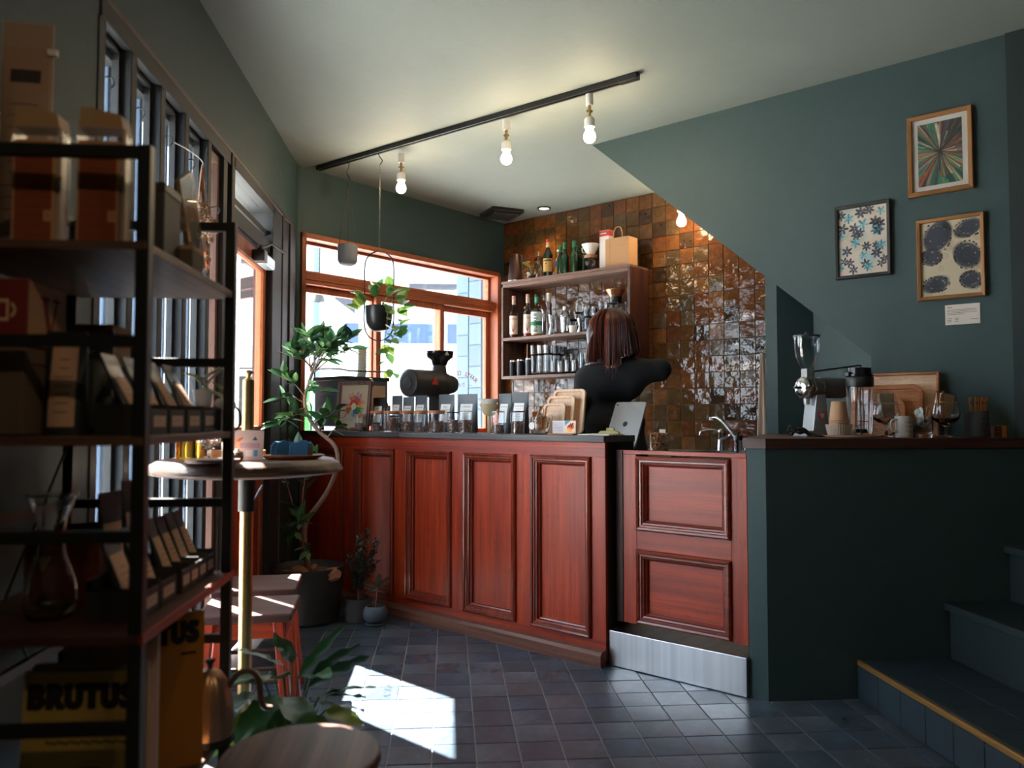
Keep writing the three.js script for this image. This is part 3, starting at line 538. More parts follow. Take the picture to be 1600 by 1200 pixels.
// top board: two tall kraft bags in clear film, a big refill bag, boxes, a shimmering prism board
{
  const film = M([1, 1, 1], .12, { transmission: .9, thickness: 0 });
  const print = labelMat('#8a3f22', '#5a2412', [], 256, 512, { from: 90, step: 46, seed: 21, draw: (c, W, Hh) => { c.fillStyle = '#c78f66'; c.fillRect(0, 0, W, 34); c.fillRect(W - 16, 0, 16, Hh); c.fillRect(0, 0, 10, Hh); c.fillRect(W - 66, Hh - 170, 54, 54); c.fillStyle = '#5a2412'; c.font = '30px sans-serif'; c.fillText('5', W - 40, Hh - 132); } });
  const mk = (x, z, label) => {
    const b = thing('filter_pack', label, 'packet', [x, RS[3], z], .04);
    obj('paper_stack', bx(.076, .205, .055, 0, .1035, 0, .004), MT.kraft, b);
    obj('label', sheet(.074, .20, 0, .105, .0318), print, b);
    obj('film', [bx(.082, .232, .062, 0, .117, 0, .004)], film, b);
    const f = obj('folded_top', at(prism([[-.041, 0], [.041, 0], [.036, .026], [.01, .032], [-.036, .040]], .05), 0, .232, -.025), M([.46, .27, .14], .5), b);
    obj('side_fold', prism([[0, 0], [.024, .01], [.026, .20], [.004, .225]], .006).rotateY(PI / 2).translate(.041, .005, .03), M([.5, .36, .26], .35), b);
  };
  mk(-.779, -1.578, 'clear packet of kraft filters on the rack top, left of two'); mk(-.661, -1.575, 'clear packet of kraft filters on the rack top, beside the near post');
  const rb = thing('refill_bag', 'tall pale printed bag standing highest at the left rack edge', 'bag', [-.872, RS[3], -1.70], .1);
  const rp = labelMat('#a98774', '#5b4438', [], 256, 512, { from: 150, step: 30, seed: 31, draw: (c) => { c.fillStyle = '#3c3330'; c.fillRect(40, 60, 170, 34); } });
  makePouch(rb, .10, .50, .09, M([.40, .27, .2], .6), rp, .9, [.05, .9]);
  obj('clip', bx(.02, .014, .01, .048, .44, .004, .002), MT.white, rb);
  const g = thing('tin_box', 'dark flat box behind the packets on the rack top', 'box', [-.60, RS[3], -1.70]);
  obj('body', bx(.05, .16, .10, 0, .08, 0, .003), M([.045, .04, .037], .6), g); obj('lid', bx(.053, .02, .103, 0, .15, 0, .003), M([.04, .036, .034], .5), g);
  const pr = thing('prism_board', 'leaning shimmering acrylic board at the far end of the rack top', 'display board', [-.60, RS[3], -1.945]);
  const iri = M([1, 1, 1], .12, { map: tex(128, 128, (() => { const n = mix(128, 128, [[4, 3, 5, 1], [9, 8, 6, .5]]); return i => lerp3([116, 120, 124], [206, 176, 140], n[i]).map((v, k) => v + Math.sin(n[i] * 22 + k) * 22); })(), [.2, .2]), clearcoat: .8, metalness: .35 });
  obj('board', bx(.012, .235, .10, 0, .1175, 0, .002).rotateX(.5).translate(0, .026, -.01), iri, pr, { uv: 'y' });
  obj('foot', bx(.05, .014, .06, .0, .007, -.02, .002), MT.black, pr);
  const cb = thing('card_box', 'low brown card box under the leaning acrylic board', 'box', [-.575, RS[3], -1.79]);
  obj('body', bx(.05, .045, .075, 0, .0225, 0, .002), M([.12, .085, .06], .8), cb); obj('lid', bx(.052, .01, .077, 0, .048, 0, .002), MT.kraft, cb);
}
// bunch of dried flowers on a hook
{
  const b = thing('dried_bunch', 'bunch of dried flowers hanging head down on the lattice window', 'dried flowers', [XL + .10, 1.70, -2.90]), r = rng(12); b.scale.setScalar(.68);
  const stems = []; for (let i = 0; i < 16; i++) { const a = r() * 6.28, q = r(); stems.push(taper([[0, .48, 0], [Math.cos(a) * .012, .40, Math.sin(a) * .012], [Math.cos(a) * .03 * q, .30, Math.sin(a) * .04 * q - .01], [Math.cos(a) * .055 * q, .18 - q * .05, Math.sin(a) * .075 * q - .03]], .003, .002, 10, 5)); }
  obj('stems', stems, M([.36, .18, .10], .9), b, { kind: 'stuff' });
  obj('string', tube([[-.115, .555, .125], [-.05, .53, .06], [0, .49, 0], [.004, .45, 0]], .0022, 16, 5), MT.paper, b);
  const heads = []; for (let i = 0; i < 260; i++) { const a = r() * 6.28, t = r(), R = .02 + t * .075; heads.push(rot(new THREE.IcosahedronGeometry(.005 + r() * .006, 0), r() * 3, r() * 3).translate(Math.cos(a) * R * Math.sqrt(r()), .28 - t * .17 + (r() - .5) * .03, Math.sin(a) * R - .03 * t)); }
  obj('flower_heads', heads, M([.42, .26, .15], .9), b, { kind: 'stuff' });
  const pods = []; for (let i = 0; i < 16; i++) { const g = new THREE.SphereGeometry(.014 + r() * .006, 8, 6); g.scale(1, 1.25, .7); pods.push(at(rot(g, r(), r() * 3), (r() - .5) * .08, .10 - r() * .16, (r() - .5) * .09 - .04)); }
  obj('seed_pods', pods, M([.50, .33, .2], .8), b, { kind: 'stuff' });
  const red = []; for (let i = 0; i < 7; i++) red.push(rot(new THREE.ConeGeometry(.011, .10, 6), PI + (r() - .5) * .4, 0, (r() - .5) * .5).translate((r() - .5) * .06, .02 - r() * .12, (r() - .5) * .06 - .04));
  obj('red_leaves', red, M([.50, .11, .03], .8), b, { kind: 'stuff' });
}
// second board: boxes, tall pouch, four little display trays with pouches, planter
{
  const rbx = thing('dripper_box', 'red box with a kraft side on the second rack board', 'box', [-.845, RS[2] + .165, -1.60], 0);
  const front = labelMat('#7c2017', '#d8c2a0', [], 256, 160, { from: 400, draw: (c) => { c.strokeStyle = '#d8b890'; c.lineWidth = 8; c.strokeRect(150, 52, 46, 46); c.beginPath(); c.arc(204, 75, 15, -1.4, 1.4); c.stroke(); } });
  const side = labelMat('#b98d6c', '#7c2017', [], 200, 160, { from: 400, draw: (c) => { c.font = 'bold 150px serif'; c.fillText('V', 110, 138); c.font = '26px sans-serif'; c.fillText('60', 140, 40); } });
  obj('body', bx(.146, .125, .15, 0, .0625, 0, .002), M([.20, .035, .022], .7), rbx); obj('front_print', sheet(.143, .12, 0, .0625, .0757), front, rbx); obj('side_print', rot(sheet(.146, .12), 0, PI / 2), side, rbx, { at: [.0737, .0625, 0] });
  const kb = thing('drawer_box', 'plain brown box under the red box on the rack', 'box', [-.845, RS[2], -1.60]);
  obj('body', bx(.138, .16, .15, 0, .082, 0, .003), M([.13, .085, .055], .85), kb); obj('lid', bx(.144, .03, .156, 0, .148, 0, .003), M([.16, .10, .065], .85), kb); obj('pull', bx(.03, .012, .006, -.05, .09, .077, .002), MT.black, kb);
  const rs = thing('small_red_box', 'small red and kraft box behind the red box on the rack', 'box', [-.77, RS[2] + .145, -1.83]);
  obj('body', bx(.09, .09, .10, 0, .045, 0, .002), M([.22, .04, .03], .7), rs); obj('side_panel', bx(.002, .086, .096, .0455, .045, 0), M([.34, .19, .10], .8), rs);
  const rk = thing('crate_box', 'low dark box on the rack holding up a smaller red box', 'box', [-.77, RS[2], -1.84]); obj('body', bx(.10, .14, .12, 0, .071, 0, .003), M([.05, .04, .035], .8), rk); obj('lid', bx(.104, .012, .124, 0, .138, 0, .002), M([.06, .045, .04], .8), rk);
  const tp = thing('coffee_pouch', 'tall black pouch with a long kraft label left of the near rack post', 'pouch', [-.735, RS[2], -1.60], .05, 'coffee pouches on the goods rack'); makePouch(tp, .078, .20, .05, blackFilm, LB.kraft, .62, [.08, .85]);
  const tp2 = thing('coffee_pouch', 'black pouch with a white stamp hidden behind the near rack post', 'pouch', [-.745, RS[2], -1.725], .2, 'coffee pouches on the goods rack'); makePouch(tp2, .09, .215, .06, blackFilm, labelMat('#2a2c2e', '#d8d8d4', [], 128, 64, { from: 12, step: 16 }), .4, [.74, .82]);
  const tp3 = thing('coffee_pouch', 'unlabelled black pouch sticking up behind the trays on the rack', 'pouch', [-.79, RS[2], -2.0], .9, 'coffee pouches on the goods rack'); makePouch(tp3, .10, .225, .06, blackFilm, null);
  const trayM = M([.028, .026, .026], .55), inM = M([.13, .05, .025], .7);
  const words = ['nearest the post', 'second from the post', 'third from the post', 'farthest from the post'];
  const tray = (z, y, x, nm, w) => {
    const t = thing('display_tray', nm, 'tray', [x, y, z], PI / 2);
    obj('body', [bx(w, .05, .004, 0, .025, .05, .001), bx(.003, .06, .10, -w / 2, .03, 0), bx(.003, .06, .10, w / 2, .03, 0), bx(w, .004, .10, 0, .003, 0), bx(w, .075, .003, 0, .0375, -.05)], trayM, t);
    obj('lining', bx(w - .008, .002, .092, 0, .0062, 0), inM, t); obj('name_card', sheet(w * .72, .022, 0, .026, .0525), LB.card, t);
    return t;
  };
  [-1.64, -1.745, -1.86, -1.975].forEach((z, k) => {
    tray(z, RS[2], -.625, 'black display tray on the middle rack board, ' + words[k], .092);
    const p = thing('coffee_pouch', 'kraft labelled pouch leaning in the middle rack tray ' + words[k], 'pouch', [-.614, RS[2] + .017, z], PI / 2, 'coffee pouches on the goods rack');
    const in_ = new THREE.Group(); in_.name = 'pouch_body'; p.add(in_); in_.rotation.x = -.42; makePouch(in_, .072, .155, .03, k % 2 ? greyFilm : blackFilm, k % 2 ? LB.kraft : LB.kraft2, .8, [.02, .66]);
  });
  const bx2 = thing('handled_box', 'black box with a wire handle at the far end of the rack', 'box', [-.66, RS[2], -2.13]); obj('body', bx(.16, .055, .07, 0, .0275, 0, .003), MT.black, bx2);
  obj('handle', tube([[.08, .035, .0], [.085, .058, .004], [.11, .06, .006], [.122, .035, .006], [.115, .005, .006], [.095, .0, .004]], .0035, 24, 8), MT.iron, bx2);
  const pl = thing('white_planter', 'small white planter with a pale succulent on the handled black box', 'plant', [-.635, RS[2] + .055, -2.13]);
  obj('pot', lathe([[.001, 0], [.018, 0], [.026, .05], [.023, .05], [.016, .004], [.001, .004]], 20), M([.72, .74, .78], .6), pl); obj('soil', cyl(.021, .021, .003, 0, .043, 0), MT.soil, pl);
  obj('stem', [tube([[0, .045, 0], [.012, .07, 0], [.04, .10, 0]], .003, 10, 6), tube([[0, .045, 0], [-.004, .07, .01], [.02, .09, .01]], .0028, 10, 6)], M([.6, .55, .5], .7), pl);
  const lf = (a, b, c, d) => { const g = new THREE.SphereGeometry(1, 8, 6); g.scale(.034, .004, .009); return at(rot(g, 0, d, c), a, b, 0); };
  [[-.02, .085, -.3, .2], [.05, .055, -.5, .1], [.035, .04, -.45, .3], [.03, .10, .5, 0], [-.005, .07, -.8, .5]].forEach(q => obj('leaf', lf(...q), M([.36, .40, .16], .5), pl));
  [[.045, .015], [.075, .012]].forEach(([x, rr]) => { const s = tag(obj('pebble', ball(rr, 0, 0, 0), MT.white, null), x < .06 ? 'white pebble beside the small white planter' : 'white pebble farthest from the small white planter', 'pebble'); s.position.set(-.635 + x, RS[2] + .055 + rr * .98, -2.12); });
}
// third board: carafe, red carton, trays of pouches
{
  const c = thing('glass_carafe', 'empty waisted glass carafe in the dark of the rack', 'carafe', [-.765, RS[1], -1.62]);
  const o = [[.001, 0], [.040, 0], [.048, .03], [.044, .07], [.026, .12], [.022, .15], [.027, .185], [.043, .232], [.046, .236]], inn = o.slice(1).reverse().map(([r, y]) => [Math.max(r - .0025, .001), Math.max(y, .004)]);
  obj('body', lathe([...o, ...inn, [.001, .004]], 36), MT.glass, c);
  const rc = thing('red_carton', 'dull red carton behind the glass carafe', 'box', [-.80, RS[1], -1.78]); obj('body', bx(.15, .125, .08, 0, .0625, 0, .002), M([.16, .03, .02], .8), rc); obj('emblem', at(prism([[-.02, .015], [.02, .015], [0, -.02]], .001), -.04, .08, .0405), M([.4, .3, .2], .8), rc);
  const words = ['nearest the camera', 'next to the nearest', 'behind the third rack post gap', 'in the middle of the row', 'last but one', 'at the far rack post'];
  const trayM = M([.028, .026, .026], .55), inM = M([.13, .05, .025], .7);
  [-1.62, -1.72, -1.83, -1.89, -1.95, -2.01].forEach((z, k) => {
    const w = k < 2 ? .09 : .058, t = thing('display_tray', 'black display tray on the lower rack board, ' + words[k], 'tray', [-.628, RS[1], z], PI / 2);
    obj('body', [bx(w, .05, .004, 0, .025, .05, .001), bx(.003, .06, .10, -w / 2, .03, 0), bx(.003, .06, .10, w / 2, .03, 0), bx(w, .004, .10, 0, .003, 0), bx(w, .075, .003, 0, .0375, -.05)], trayM, t);
    obj('lining', bx(w - .008, .002, .092, 0, .0062, 0), inM, t); obj('name_card', sheet(w * .72, .022, 0, .026, .0525), LB.card, t);
    const p = thing('coffee_pouch', 'kraft labelled pouch in the lower rack tray ' + words[k], 'pouch', [-.616, RS[1] + .015, z], PI / 2, 'coffee pouches on the goods rack');
    const in_ = new THREE.Group(); in_.name = 'pouch_body'; p.add(in_); in_.rotation.x = -.3; makePouch(in_, w * .85, .15, .03, blackFilm, k % 2 ? LB.kraft : LB.kraft2, .86, [.05, .72]);
  });
  [[-.765, -1.885], [-.755, -1.985]].forEach(([x, z], k) => { const p = thing('coffee_pouch', 'tall black pouch standing behind the lower trays, ' + ['nearer', 'farther'][k] + ' of two', 'pouch', [x, RS[1] + .0, z], PI / 2 - .2, 'coffee pouches on the goods rack'); makePouch(p, .085, k === 1 ? .235 : .215, .05, blackFilm, LB.kraft2, .8, [.3, .68]); });
  [[-.85, -1.93]].forEach(([x, z], k) => { const p = thing('coffee_pouch', 'slumped black pouch deepest in the lower rack board', 'pouch', [x, RS[1], z], .5 + k * .4, 'coffee pouches on the goods rack'); makePouch(p, .10, .14, .06, blackFilm, LB.kraft, .5, [.6, .85]); });
}
// bottom board: magazines and kettle
{
  const cover = labelMat('#b7954c', '#15130f', [['BRUTUS', 150, 128, 'bold']], 512, 680, { from: 900, draw: (c) => { for (let i = 0; i < 22; i++) c.fillRect(110 + i * 17, 284 + (i % 3) * 3, 11, 14); c.strokeStyle = '#2a2620'; c.lineWidth = 9; c.fillStyle = '#cfc3a6'; c.beginPath(); c.ellipse(300, 430, 90, 30, 0, 0, 7); c.fill(); c.stroke(); c.fillRect(212, 500, 176, 110); c.beginPath(); c.moveTo(210, 430); c.lineTo(214, 600); c.quadraticCurveTo(300, 650, 386, 600); c.lineTo(390, 430); c.stroke(); } });
  const m = thing('magazine', 'tan magazine facing the room with big black title and a mug', 'magazine', [-.675, RS[0], -1.545]); m.rotation.x = -.06;
  obj('pages', bx(.205, .295, .008, 0, .149, 0, .001), M([.5, .42, .3], .8), m); obj('cover', sheet(.205, .295, 0, .149, .0048), cover, m);
  const m2 = thing('magazine', 'thin pale magazine directly behind the tan one', 'magazine', [-.665, RS[0], -1.578]); obj('pages', bx(.205, .305, .010, 0, .153, 0, .001), M([.40, .30, .22], .8), m2); obj('cover', bx(.206, .306, .001, 0, .153, .0055), M([.36, .25, .17], .6), m2);
  const yc = labelMat('#a86a1c', '#17120c', [['BRUTUS', 130, 120, 'bold']], 512, 680, { from: 900, draw: (c) => { c.fillRect(390, 176, 80, 12); } });
  const y = thing('magazine', 'mustard yellow magazine standing before the copper kettle', 'magazine', [-.635, RS[0], -1.815], .42); obj('pages', bx(.20, .335, .010, 0, .168, 0, .001), M([.5, .3, .1], .8), y); obj('cover', sheet(.20, .335, 0, .168, .0056), yc, y);
  const cols = [[.10, .075, .05], [.42, .25, .10], [.50, .33, .26], [.46, .30, .24], [.52, .36, .30]];
  cols.forEach((q, k) => { const b = thing('book', ['dark spined book at the near rack post', 'orange spined book second from the near post', 'thin pink book third from the near post', 'thin rose book fourth from the near post', 'thick pale book in front of the yellow magazine'][k], 'book', [-.585 - k * .004, RS[0], -1.625 - k * .026], .14, 'books on the bottom rack board'); const w = k === 4 ? .026 : .014 + (k % 2) * .006, hh = k === 4 ? .315 : .27; obj('pages', bx(.17, hh - .008, w * .8, -.085, hh / 2, 0, .001), M([.55, .48, .4], .85), b); obj('cover', [bx(.175, hh, .0016, -.085, hh / 2, w / 2), bx(.175, hh, .0016, -.085, hh / 2, -w / 2), bx(.002, hh, w, .003, hh / 2, 0)], M(q, .7), b); });
  const kt = thing('pour_kettle', 'copper gooseneck kettle with ribbed body at the rack end', 'kettle', [-.562, RS[0], -1.97], .2); kt.scale.set(1.18, 1.04, 1.18);
  const prof = [[.046, 0], [.047, .02], [.046, .06], [.042, .10], [.034, .135], [.022, .155], [.016, .16]], N = 54, pos = [], idx = [];
  prof.forEach(([r, yy], j) => { for (let i = 0; i <= N; i++) { const a = i / N * PI * 2, rr = r * (1 + (j > 1 ? .035 : .0) * Math.cos(a * 18)); pos.push(Math.cos(a) * rr, yy, Math.sin(a) * rr); } });
  for (let j = 0; j + 1 < prof.length; j++) for (let i = 0; i < N; i++) { const a = j * (N + 1) + i; idx.push(a, a + N + 1, a + 1, a + 1, a + N + 1, a + N + 2); }
  const kg = new THREE.BufferGeometry(); kg.setAttribute('position', new THREE.BufferAttribute(new Float32Array(pos), 3)); kg.setIndex(idx); kg.computeVertexNormals();
  const darkCopper = M([.50, .29, .19], .33, { metalness: .9 });
  obj('body', [kg, cyl(.046, .046, .002, 0, 0, 0, 36)], darkCopper, kt); obj('base', cyl(.049, .047, .016, 0, .0, 0, 36), MT.black, kt);
  const ld = obj('lid', lathe([[.001, .166], [.010, .165], [.018, .16], [.018, .156], [.001, .156]], 24), darkCopper, kt); obj('knob', lathe([[.001, .186], [.011, .184], [.005, .172], [.006, .164], [.001, .164]], 18), MT.black, ld);
  obj('handle', tube([[.036, .12, 0], [.055, .148, .0], [.078, .150, 0], [.094, .128, 0], [.099, .085, .0], [.106, .066, 0], [.12, .062, 0]], .0065, 32, 10), M([.09, .05, .035], .5), kt);
  obj('spout', taper([[-.044, .03, 0], [-.07, .04, 0], [-.078, .09, 0], [-.088, .14, 0], [-.108, .158, 0]], .008, .004, 24, 8), darkCopper, kt);
}
// ---------- round table, stools ----------
const TBY = .985, TBX = -.652, TBZ = -2.668;
{
  const t = thing('pole_table', 'round walnut high table on a brass pole', 'table', [TBX, 0, TBZ]);
  obj('table_top', lathe([[.001, .935], [.255, .935], [.285, .939], [.302, .944], [.306, .951], [.299, .957], [.300, .961], [.293, .966], [.293, .971], [.284, .976], [.276, .983], [.268, .985], [.001, .985]], 64), WD.walnut, t, { uv: 'x' });
  obj('pole', [cyl(.021, .021, .80, 0, .03, 0, 20), cyl(.019, .019, .255, 0, .985, 0, 20)], MT.brass, t);
  obj('finial', lathe([[.001, 1.275], [.013, 1.272], [.016, 1.267], [.008, 1.26], [.007, 1.25], [.018, 1.243], [.019, 1.24], [.001, 1.24]], 20), MT.brass, t);
  const c = obj('clamp', cyl(.027, .027, .12, 0, .815, 0, 20), M([.05, .045, .04], .45, { metalness: .4 }), t); obj('lever', bar([.026, .855, .01], [.052, .90, .012], .0045), MT.steel, c);
  obj('foot', lathe([[.001, .032], [.03, .03], [.12, .016], [.16, .008], [.16, 0], [.001, 0]], 32), MT.iron, t);
}
function squareStool(x, z, turn, label) {
  const s = thing('square_stool', label, 'stool', [x, 0, z], turn, 'square wooden stools under the round table');
  obj('seat', bx(.32, .03, .30, 0, .437, 0, .008), WD.redDark, s, { uv: 'x' });
  for (const a of [-1, 1]) for (const b of [-1, 1]) { const g = bx(.036, .43, .036, 0, 0, 0, .004); g.applyMatrix4(new THREE.Matrix4().makeShear(0, 0, -a * .10, 0, 0, -0 * b)); obj('leg', at(g, a * .135, .215, b * .125), WD.red, s, { uv: 'y' }); }
  for (const b of [-1, 1]) obj('apron', bx(.26, .055, .016, 0, .395, b * .125), WD.red, s, { uv: 'x' });
  for (const a of [-1, 1]) obj('apron', bx(.016, .055, .22, a * .130, .395, 0), WD.red, s, { uv: 'z' });
  for (const b of [-1, 1]) obj('stretcher', bar([-.16, .14, b * .125], [.16, .14, b * .125], .009), WD.redDark, s);
}
squareStool(-.70, -2.93, .08, 'square dark topped stool nearest under the round table');
squareStool(-.765, -3.335, .1, 'square dark topped stool behind the other by the door');
{
  const s = thing('round_stool', 'round walnut stool in front at the bottom edge', 'stool', [-.291, 0, -1.65]);
  obj('seat', lathe([[.001, .42], [.148, .42], [.157, .425], [.160, .433], [.158, .443], [.152, .45], [.001, .45]], 56), WD.walnut, s, { uv: 'z' });
  for (let k = 0; k < 4; k++) { const a = k * PI / 2 + .45; obj('leg', bar([Math.cos(a) * .10, .42, Math.sin(a) * .10], [Math.cos(a) * .155, .004, Math.sin(a) * .155], .011), MT.iron, s); }
  obj('foot_ring', rot(new THREE.TorusGeometry(.137, .006, 8, 40), PI / 2).translate(0, .14, 0), MT.iron, s);
}
// things on the round table
{
  const am = M([1, .72, .25], .06, { transmission: 1, thickness: .02, ior: 1.45, attenuationColor: L(1, .7, .2), attenuationDistance: .09 });
  const j = thing('amber_jar', 'square amber glass jar of twigs on the round table', 'jar', [-.832, TBY, -2.66]);
  obj('glass', [bx(.074, .075, .074, 0, .038, 0, .008), cyl(.033, .031, .012, 0, .074, 0)], am, j);
  obj('twigs', [bar([-.01, .03, .038], [0, .085, .0], .002, 6), bar([.01, .03, .02], [-.005, .085, .0], .002, 6), bar([0, .03, -.02], [.008, .083, .004], .002, 6)], M([.14, .06, .02], .8), j);
  const g = thing('bean_goblet', 'stemmed glass of coffee beans on the round table', 'goblet', [-.755, TBY, -2.60]);
  obj('glass', lathe([[.001, 0], [.026, 0], [.026, .003], [.006, .006], [.005, .03], [.02, .036], [.038, .052], [.036, .062], [.021, .10], [.0195, .10], [.034, .062], [.036, .053], [.018, .039], [.001, .037]], 32), MT.glass, g);
  obj('beans', at(join(beanPile(.031, .018, 70, 41)), 0, .044, 0), beanM, g, { kind: 'stuff' });
  const d = thing('price_disc', 'stack of thin wooden plates at the table rim', 'plate', [-.70, TBY, -2.44]); obj('plate', [cyl(.075, .078, .005, 0, 0, 0, 32), cyl(.076, .078, .005, .003, .005, 0, 32)], WD.shelf, d);
  const c = thing('photo_card', 'upright photo card leaning on the brass pole', 'card', [-.628, TBY, -2.555], .05); c.rotation.x = -.14;
  obj('card', bx(.10, .094, .002, 0, .047, 0), MT.paper, c);
  obj('print', sheet(.098, .092, 0, .047, .0014), printed(128, 120, (x) => { x.fillStyle = '#b89a92'; x.fillRect(0, 0, 128, 120); x.fillStyle = '#c79070'; x.fillRect(0, 30, 40, 90); x.fillStyle = '#a88084'; x.fillRect(36, 50, 80, 22); x.fillStyle = '#c25838'; x.beginPath(); x.ellipse(36, 36, 14, 6, -.6, 0, 7); x.fill(); x.fillStyle = '#27465c'; x.beginPath(); x.moveTo(84, 40); x.lineTo(96, 24); x.lineTo(106, 40); x.fill(); x.fillStyle = '#3d78a8'; x.fillRect(92, 80, 16, 26); x.fillStyle = '#cbb3b8'; x.fillRect(60, 80, 26, 26); }), c);
  const m = thing('spice_pot', 'little lidded pot of beans before the photo card', 'pot', [-.638, TBY, -2.49]);
  obj('body', lathe([[.001, 0], [.014, 0], [.0175, .012], [.017, .024], [.001, .024]], 24), M([.14, .07, .035], .3), m); obj('lid', lathe([[.001, .038], [.006, .036], [.004, .032], [.015, .03], [.017, .024], [.001, .024]], 24), MT.chrome, m);
  const w = thing('menu_stand', 'white tent card beside the rack post on the round table', 'card', [-.672, TBY, -2.50], .4); obj('card', [rot(bx(.03, .06, .0015, 0, .03, 0), .3).translate(0, 0, -.008), rot(bx(.03, .06, .0015, 0, .03, 0), -.3).translate(0, 0, .008)], MT.paper, w);
  const ob = thing('wooden_block', 'low orange wooden block behind the goblet on the round table', 'block', [-.70, TBY, -2.745]); obj('block', bx(.17, .024, .04, 0, .012, 0, .002), WD.tan, ob, { uv: 'x' });
  const tr = thing('oval_dish', 'shallow oval wooden dish under the blue cloths', 'dish', [-.50, TBY, -2.62], .1);
  const tg = lathe([[.001, 0], [.07, 0], [.092, .012], [.090, .014], [.068, .003], [.001, .003]], 40); tg.scale(1.12, 1, .7); obj('dish', tg, WD.tan, tr, { uv: 'x' });
  const blue = M([.012, .10, .22], .85, { sheen: .6, sheenRoughness: .6, sheenColor: L(.1, .25, .4), bumpMap: grey(128, 128, mix(128, 128, [[64, 64, 3, 1], [30, 30, 4, .6]]), [.02, .02]), bumpScale: .001 });
  [[-.538, -2.63, .12], [-.475, -2.615, -.06]].forEach(([x, z, a], k) => { const n = thing('blue_cloth', k ? 'folded blue cloth bundle on the right of the oval dish' : 'folded blue cloth bundle on the left of the oval dish', 'cloth', [x, TBY + .006, z], a); obj('folds', [at(prism([[-.03, 0], [.032, 0], [.032, .034], [.012, .046], [-.018, .05], [-.03, .036]], .05, .004), 0, 0, -.025), at(prism([[-.026, 0], [.03, 0], [.03, .04], [.004, .052], [-.02, .042]], .012, .003), .003, .002, -.038), at(prism([[-.024, 0], [.03, 0], [.03, .042], [.006, .054], [-.016, .044]], .012, .003), .006, .002, .018)], blue, n, { uv: 'y' }); obj('band', bx(.003, .035, .06, .0335, .018, 0, .001), MT.blackRough, n); });
}

// ---------- plants ----------
function leafGeo(l, w, curl = .25, fold = .12) {
  const g = new THREE.PlaneGeometry(1, 1, 4, 7), p = g.attributes.position;
  for (let i = 0; i < p.count; i++) {
    const u = p.getX(i) * 2, t = p.getY(i) + .5, ww = w / 2 * Math.pow(Math.sin(PI * Math.min(1, Math.pow(t, .8) * .97 + .02)), .8) + .0006;
    p.setXYZ(i, u * ww, Math.abs(u) * ww * fold * 2 - curl * l * t * t * .5, t * l);
  }
  g.computeVertexNormals(); return g;
}
const aim = (m, dir, roll = 0) => { m.quaternion.setFromUnitVectors(V(0, 0, 1), dir.clone().normalize()); m.rotateZ(roll); };
const leafM = (r, g, b) => M([r, g, b], .38, { side: THREE.DoubleSide, transmission: .25, thickness: 0 });
const GR = [leafM(.035, .11, .035), leafM(.05, .16, .05), leafM(.025, .085, .035), leafM(.09, .20, .06), leafM(.04, .12, .07)];
